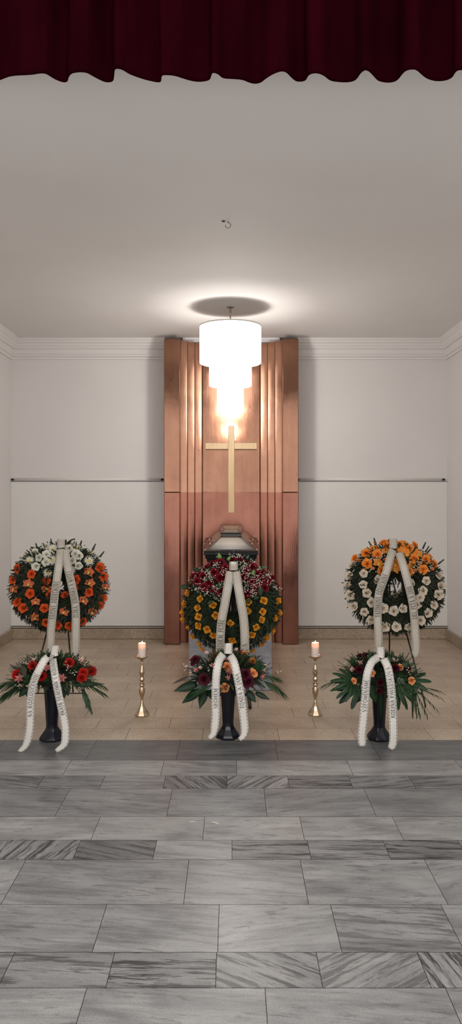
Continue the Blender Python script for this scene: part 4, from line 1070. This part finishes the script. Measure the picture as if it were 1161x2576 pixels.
low_ribbon(al, (138, 1627, 1652), [
  (z2([(515,215),(445,222),(385,320),(338,420),(308,540),(295,650),(293,760),(290,870),(275,980),(245,1070),(185,1130)]), [4.95,4.90]+[4.87]*8+[4.872], 'NA ROZLOUČENOU', z2([(293,768)])[0], z2([(368,348)])[0], ends),
  (z2([(512,225),(530,350),(551,480),(575,600),(601,720),(628,850),(636,960),(620,1060),(545,1122)]), [4.94,4.88]+[4.86]*7, 'BRATR VLADIMÍR S RODINOU', z2([(603,755)])[0], z2([(514,238)])[0], ends)], .049)
low_ribbon(ac, (574.5, 1622, 1645), [
  (z4([(530,245),(488,310),(466,420),(457,550),(456,700),(455,850),(440,980),(418,1020),(392,1036)]), [4.96,4.90]+[4.87]*7, 'SBOHEM', z4([(458,745)])[0], z4([(457,550)])[0], ends),
  (z4([(590,258),(628,320),(655,430),(680,560),(701,700),(721,850),(730,960),(716,1020),(680,1050)]), [4.96,4.90]+[4.87]*7, 'TONDA A JANA', z4([(704,748)])[0], z4([(657,425)])[0], ends)], .051)
low_ribbon(ar, (956.5, 1631, 1655), [
  (z6([(450,178),(390,225),(355,310),(341,400),(334,520),(326,620),(315,740),(304,850),(309,945)]), [4.96,4.90]+[4.87]*7, 'VZPOMÍNÁME', z6([(325,640)])[0], z6([(343,365)])[0], cut2),
  (z6([(490,192),(526,270),(547,380),(560,500),(568,640),(574,800),(571,920),(548,968)]), [4.96,4.90]+[4.87]*6, 'RODINA PAVLŮSKOVA', z6([(569,690)])[0], z6([(526,268)])[0], cut2)], .051)

# ------------------------------------------------------------------ candles
def wax():
    t = NT('ivory_wax'); t.set(Roughness=.45, Subsurface_Weight=.5, Subsurface_Scale=.012)
    t.b.inputs['Subsurface Radius'].default_value = (1.0, .5, .3)
    t.col(t.ramp(t.noise(t.coords(), 12, 2), [(.3, srgb(226, 218, 208)), (.7, srgb(236, 230, 222))]))
    tr = t.n('ShaderNodeBsdfTranslucent'); tr.inputs[0].default_value = srgb(255, 190, 150); ms = t.n('ShaderNodeMixShader'); ms.inputs[0].default_value = .16
    t.l(t.b.outputs[0], ms.inputs[1]); t.l(tr.outputs[0], ms.inputs[2]); t.l(ms.outputs[0], t.out.inputs[0]); return t.mat
M_WAX = wax(); M_FLAME = emit_mat('candle_flame', (1, .74, .46, 1), 45.0); M_WICK = simple('burnt_wick', srgb(20, 16, 14), .9)
def candle_set(px, py, side):
    d = fd(py); u = d/F/9.675; c = P(px, 0, d); c.z = .001
    # profile: (half width, row) read from the holder's outline, bottom row 2105
    rows = [(180,2112),(186,2098),(160,2055),(116,1990),(70,1900),(38,1810),(29,1745),(36,1700),(52,1640),(72,1580),(80,1530),(76,1480),(50,1440),(44,1425),(62,1405),(71,1385),(62,1360),(40,1335),(34,1318),(46,1295),(64,1262),(64,1235),(48,1200),(36,1182),(48,1150),(66,1100),(68,1060),(58,1000),(42,940),(30,905),(26,895),(33,880),(30,862),(22,850),(29,832),(24,818),(26,805),(40,780),(80,755),(130,720),(165,690),(173,668),(164,672),(120,702),(60,708)]
    b0 = 2112
    t = thing('candle_holder', c, f'tall gold baluster candle holder on the beige floor, {side} of the peach rose vase', 'candle holder', 'gold candle holders')
    foot = [(w*u, (b0-r)*u) for w, r in rows]
    i1, i2 = 7, 36
    for nm, pr, n in (('foot', foot[:i1+1], 8), ('stem', foot[i1:i2+1], 8), ('drip_dish', foot[i2:], 24)):
        mb = MB(); mb.lathe(pr, c, n, 0, PI/8); o = obj(nm, mb, M_GOLD, t, nm == 'drip_dish')
        if n == 8: o.modifiers.new('b', 'BEVEL').width = .0012
    z0 = c.z+(b0-706)*u; r = 92*u; h = (706-372)*u
    k = thing('pillar_candle', Vector((c.x, c.y, z0)), f'lit ivory pillar candle on the gold holder {side} of the peach rose vase', 'candle', 'lit pillar candles')
    mb = MB(); mb.lathe([(r*.96, .0005), (r, .004), (r, h-.002), (r*.97, h+.004), (r*.90, h+.005), (r*.84, h), (r*.80, h-.028), (r*.3, h-.032), (.001, h-.032)], (c.x, c.y, z0), 40, 0, 0, True, True)
    obj('wax_body', mb, M_WAX, k, True)
    mb = MB(); mb.tube([(c.x, c.y, z0+h-.034), (c.x+.001, c.y, z0+h-.016)], .0012, 6); obj('wick', mb, M_WICK, k)
    mb = MB(); mb.lathe([(.0005, -.004), (.0045, .002), (.0060, .010), (.0045, .020), (.0018, .030), (.0002, .036)], (c.x+.001, c.y, z0+h-.018), 14); obj('flame', mb, M_FLAME, k, True)
candle_set(356.8, 1799, 'left'); candle_set(792.2, 1798, 'right')

# small scraps dropped on the floor
for px, py, a, lab in ((475, 2070, .5, 'small fallen white petal on the grey floor tiles, the left one of two'), (533, 2070, -.3, 'small fallen white petal on the grey floor tiles, the right one of two'), (38, 1825, .2, 'small curled white scrap on the beige tiles beside the left vase')):
    mb = MB(); blade(mb, TR(P(px, py, fd(py)) + Vector((0, 0, .004))) @ RZ(a) @ RX(.15), .04, .006, .3, .1, 6, .9, 0, .15)
    o = obj('fallen_petal', mb, M_WHITE, None, True); o.modifiers.new('thickness', 'SOLIDIFY').thickness = .001
    tag(o, lab, 'petal'); centre_origin(o)

# ------------------------------------------------------------------ light, world, camera
w = bpy.data.worlds.new('hall_light'); sc.world = w; w.use_nodes = True
bg = w.node_tree.nodes['Background']; bg.inputs[0].default_value = (1, .975, .968, 1); bg.inputs[1].default_value = 1.25
def area(name, loc, rot, sx, sy, e, c):
    l = bpy.data.lights.new(name, 'AREA'); l.shape = 'RECTANGLE'; l.size = sx; l.size_y = sy; l.energy = e; l.color = c
    o = bpy.data.objects.new(name, l); COL.objects.link(o); o.location = loc; o.rotation_euler = rot; return o
area('hall_ceiling_light', (0, -1.0, 4.7), (math.radians(12), 0, 0), 3.0, 2.0, 60, (1, .96, .9))

cam = bpy.data.cameras.new('camera'); co = bpy.data.objects.new('camera', cam); COL.objects.link(co)
co.location = (0, 0, H); co.rotation_euler = (PI/2, 0, 0)
cam.sensor_fit = 'AUTO'; cam.sensor_width = 36; cam.lens = 36*F/2576
cam.shift_x = -(CX-580.5)/2576; cam.shift_y = -(1288-CY)/2576; cam.clip_end = 60
sc.camera = co
vs = sc.view_settings; vs.view_transform = 'Standard'; vs.look = 'None'; vs.gamma = 1; vs.exposure = 0.55; vs.use_curve_mapping = False
sc.cycles.max_bounces = 8; sc.cycles.transparent_max_bounces = 16; sc.cycles.sample_clamp_indirect = 6
sc.cycles.use_denoising = True
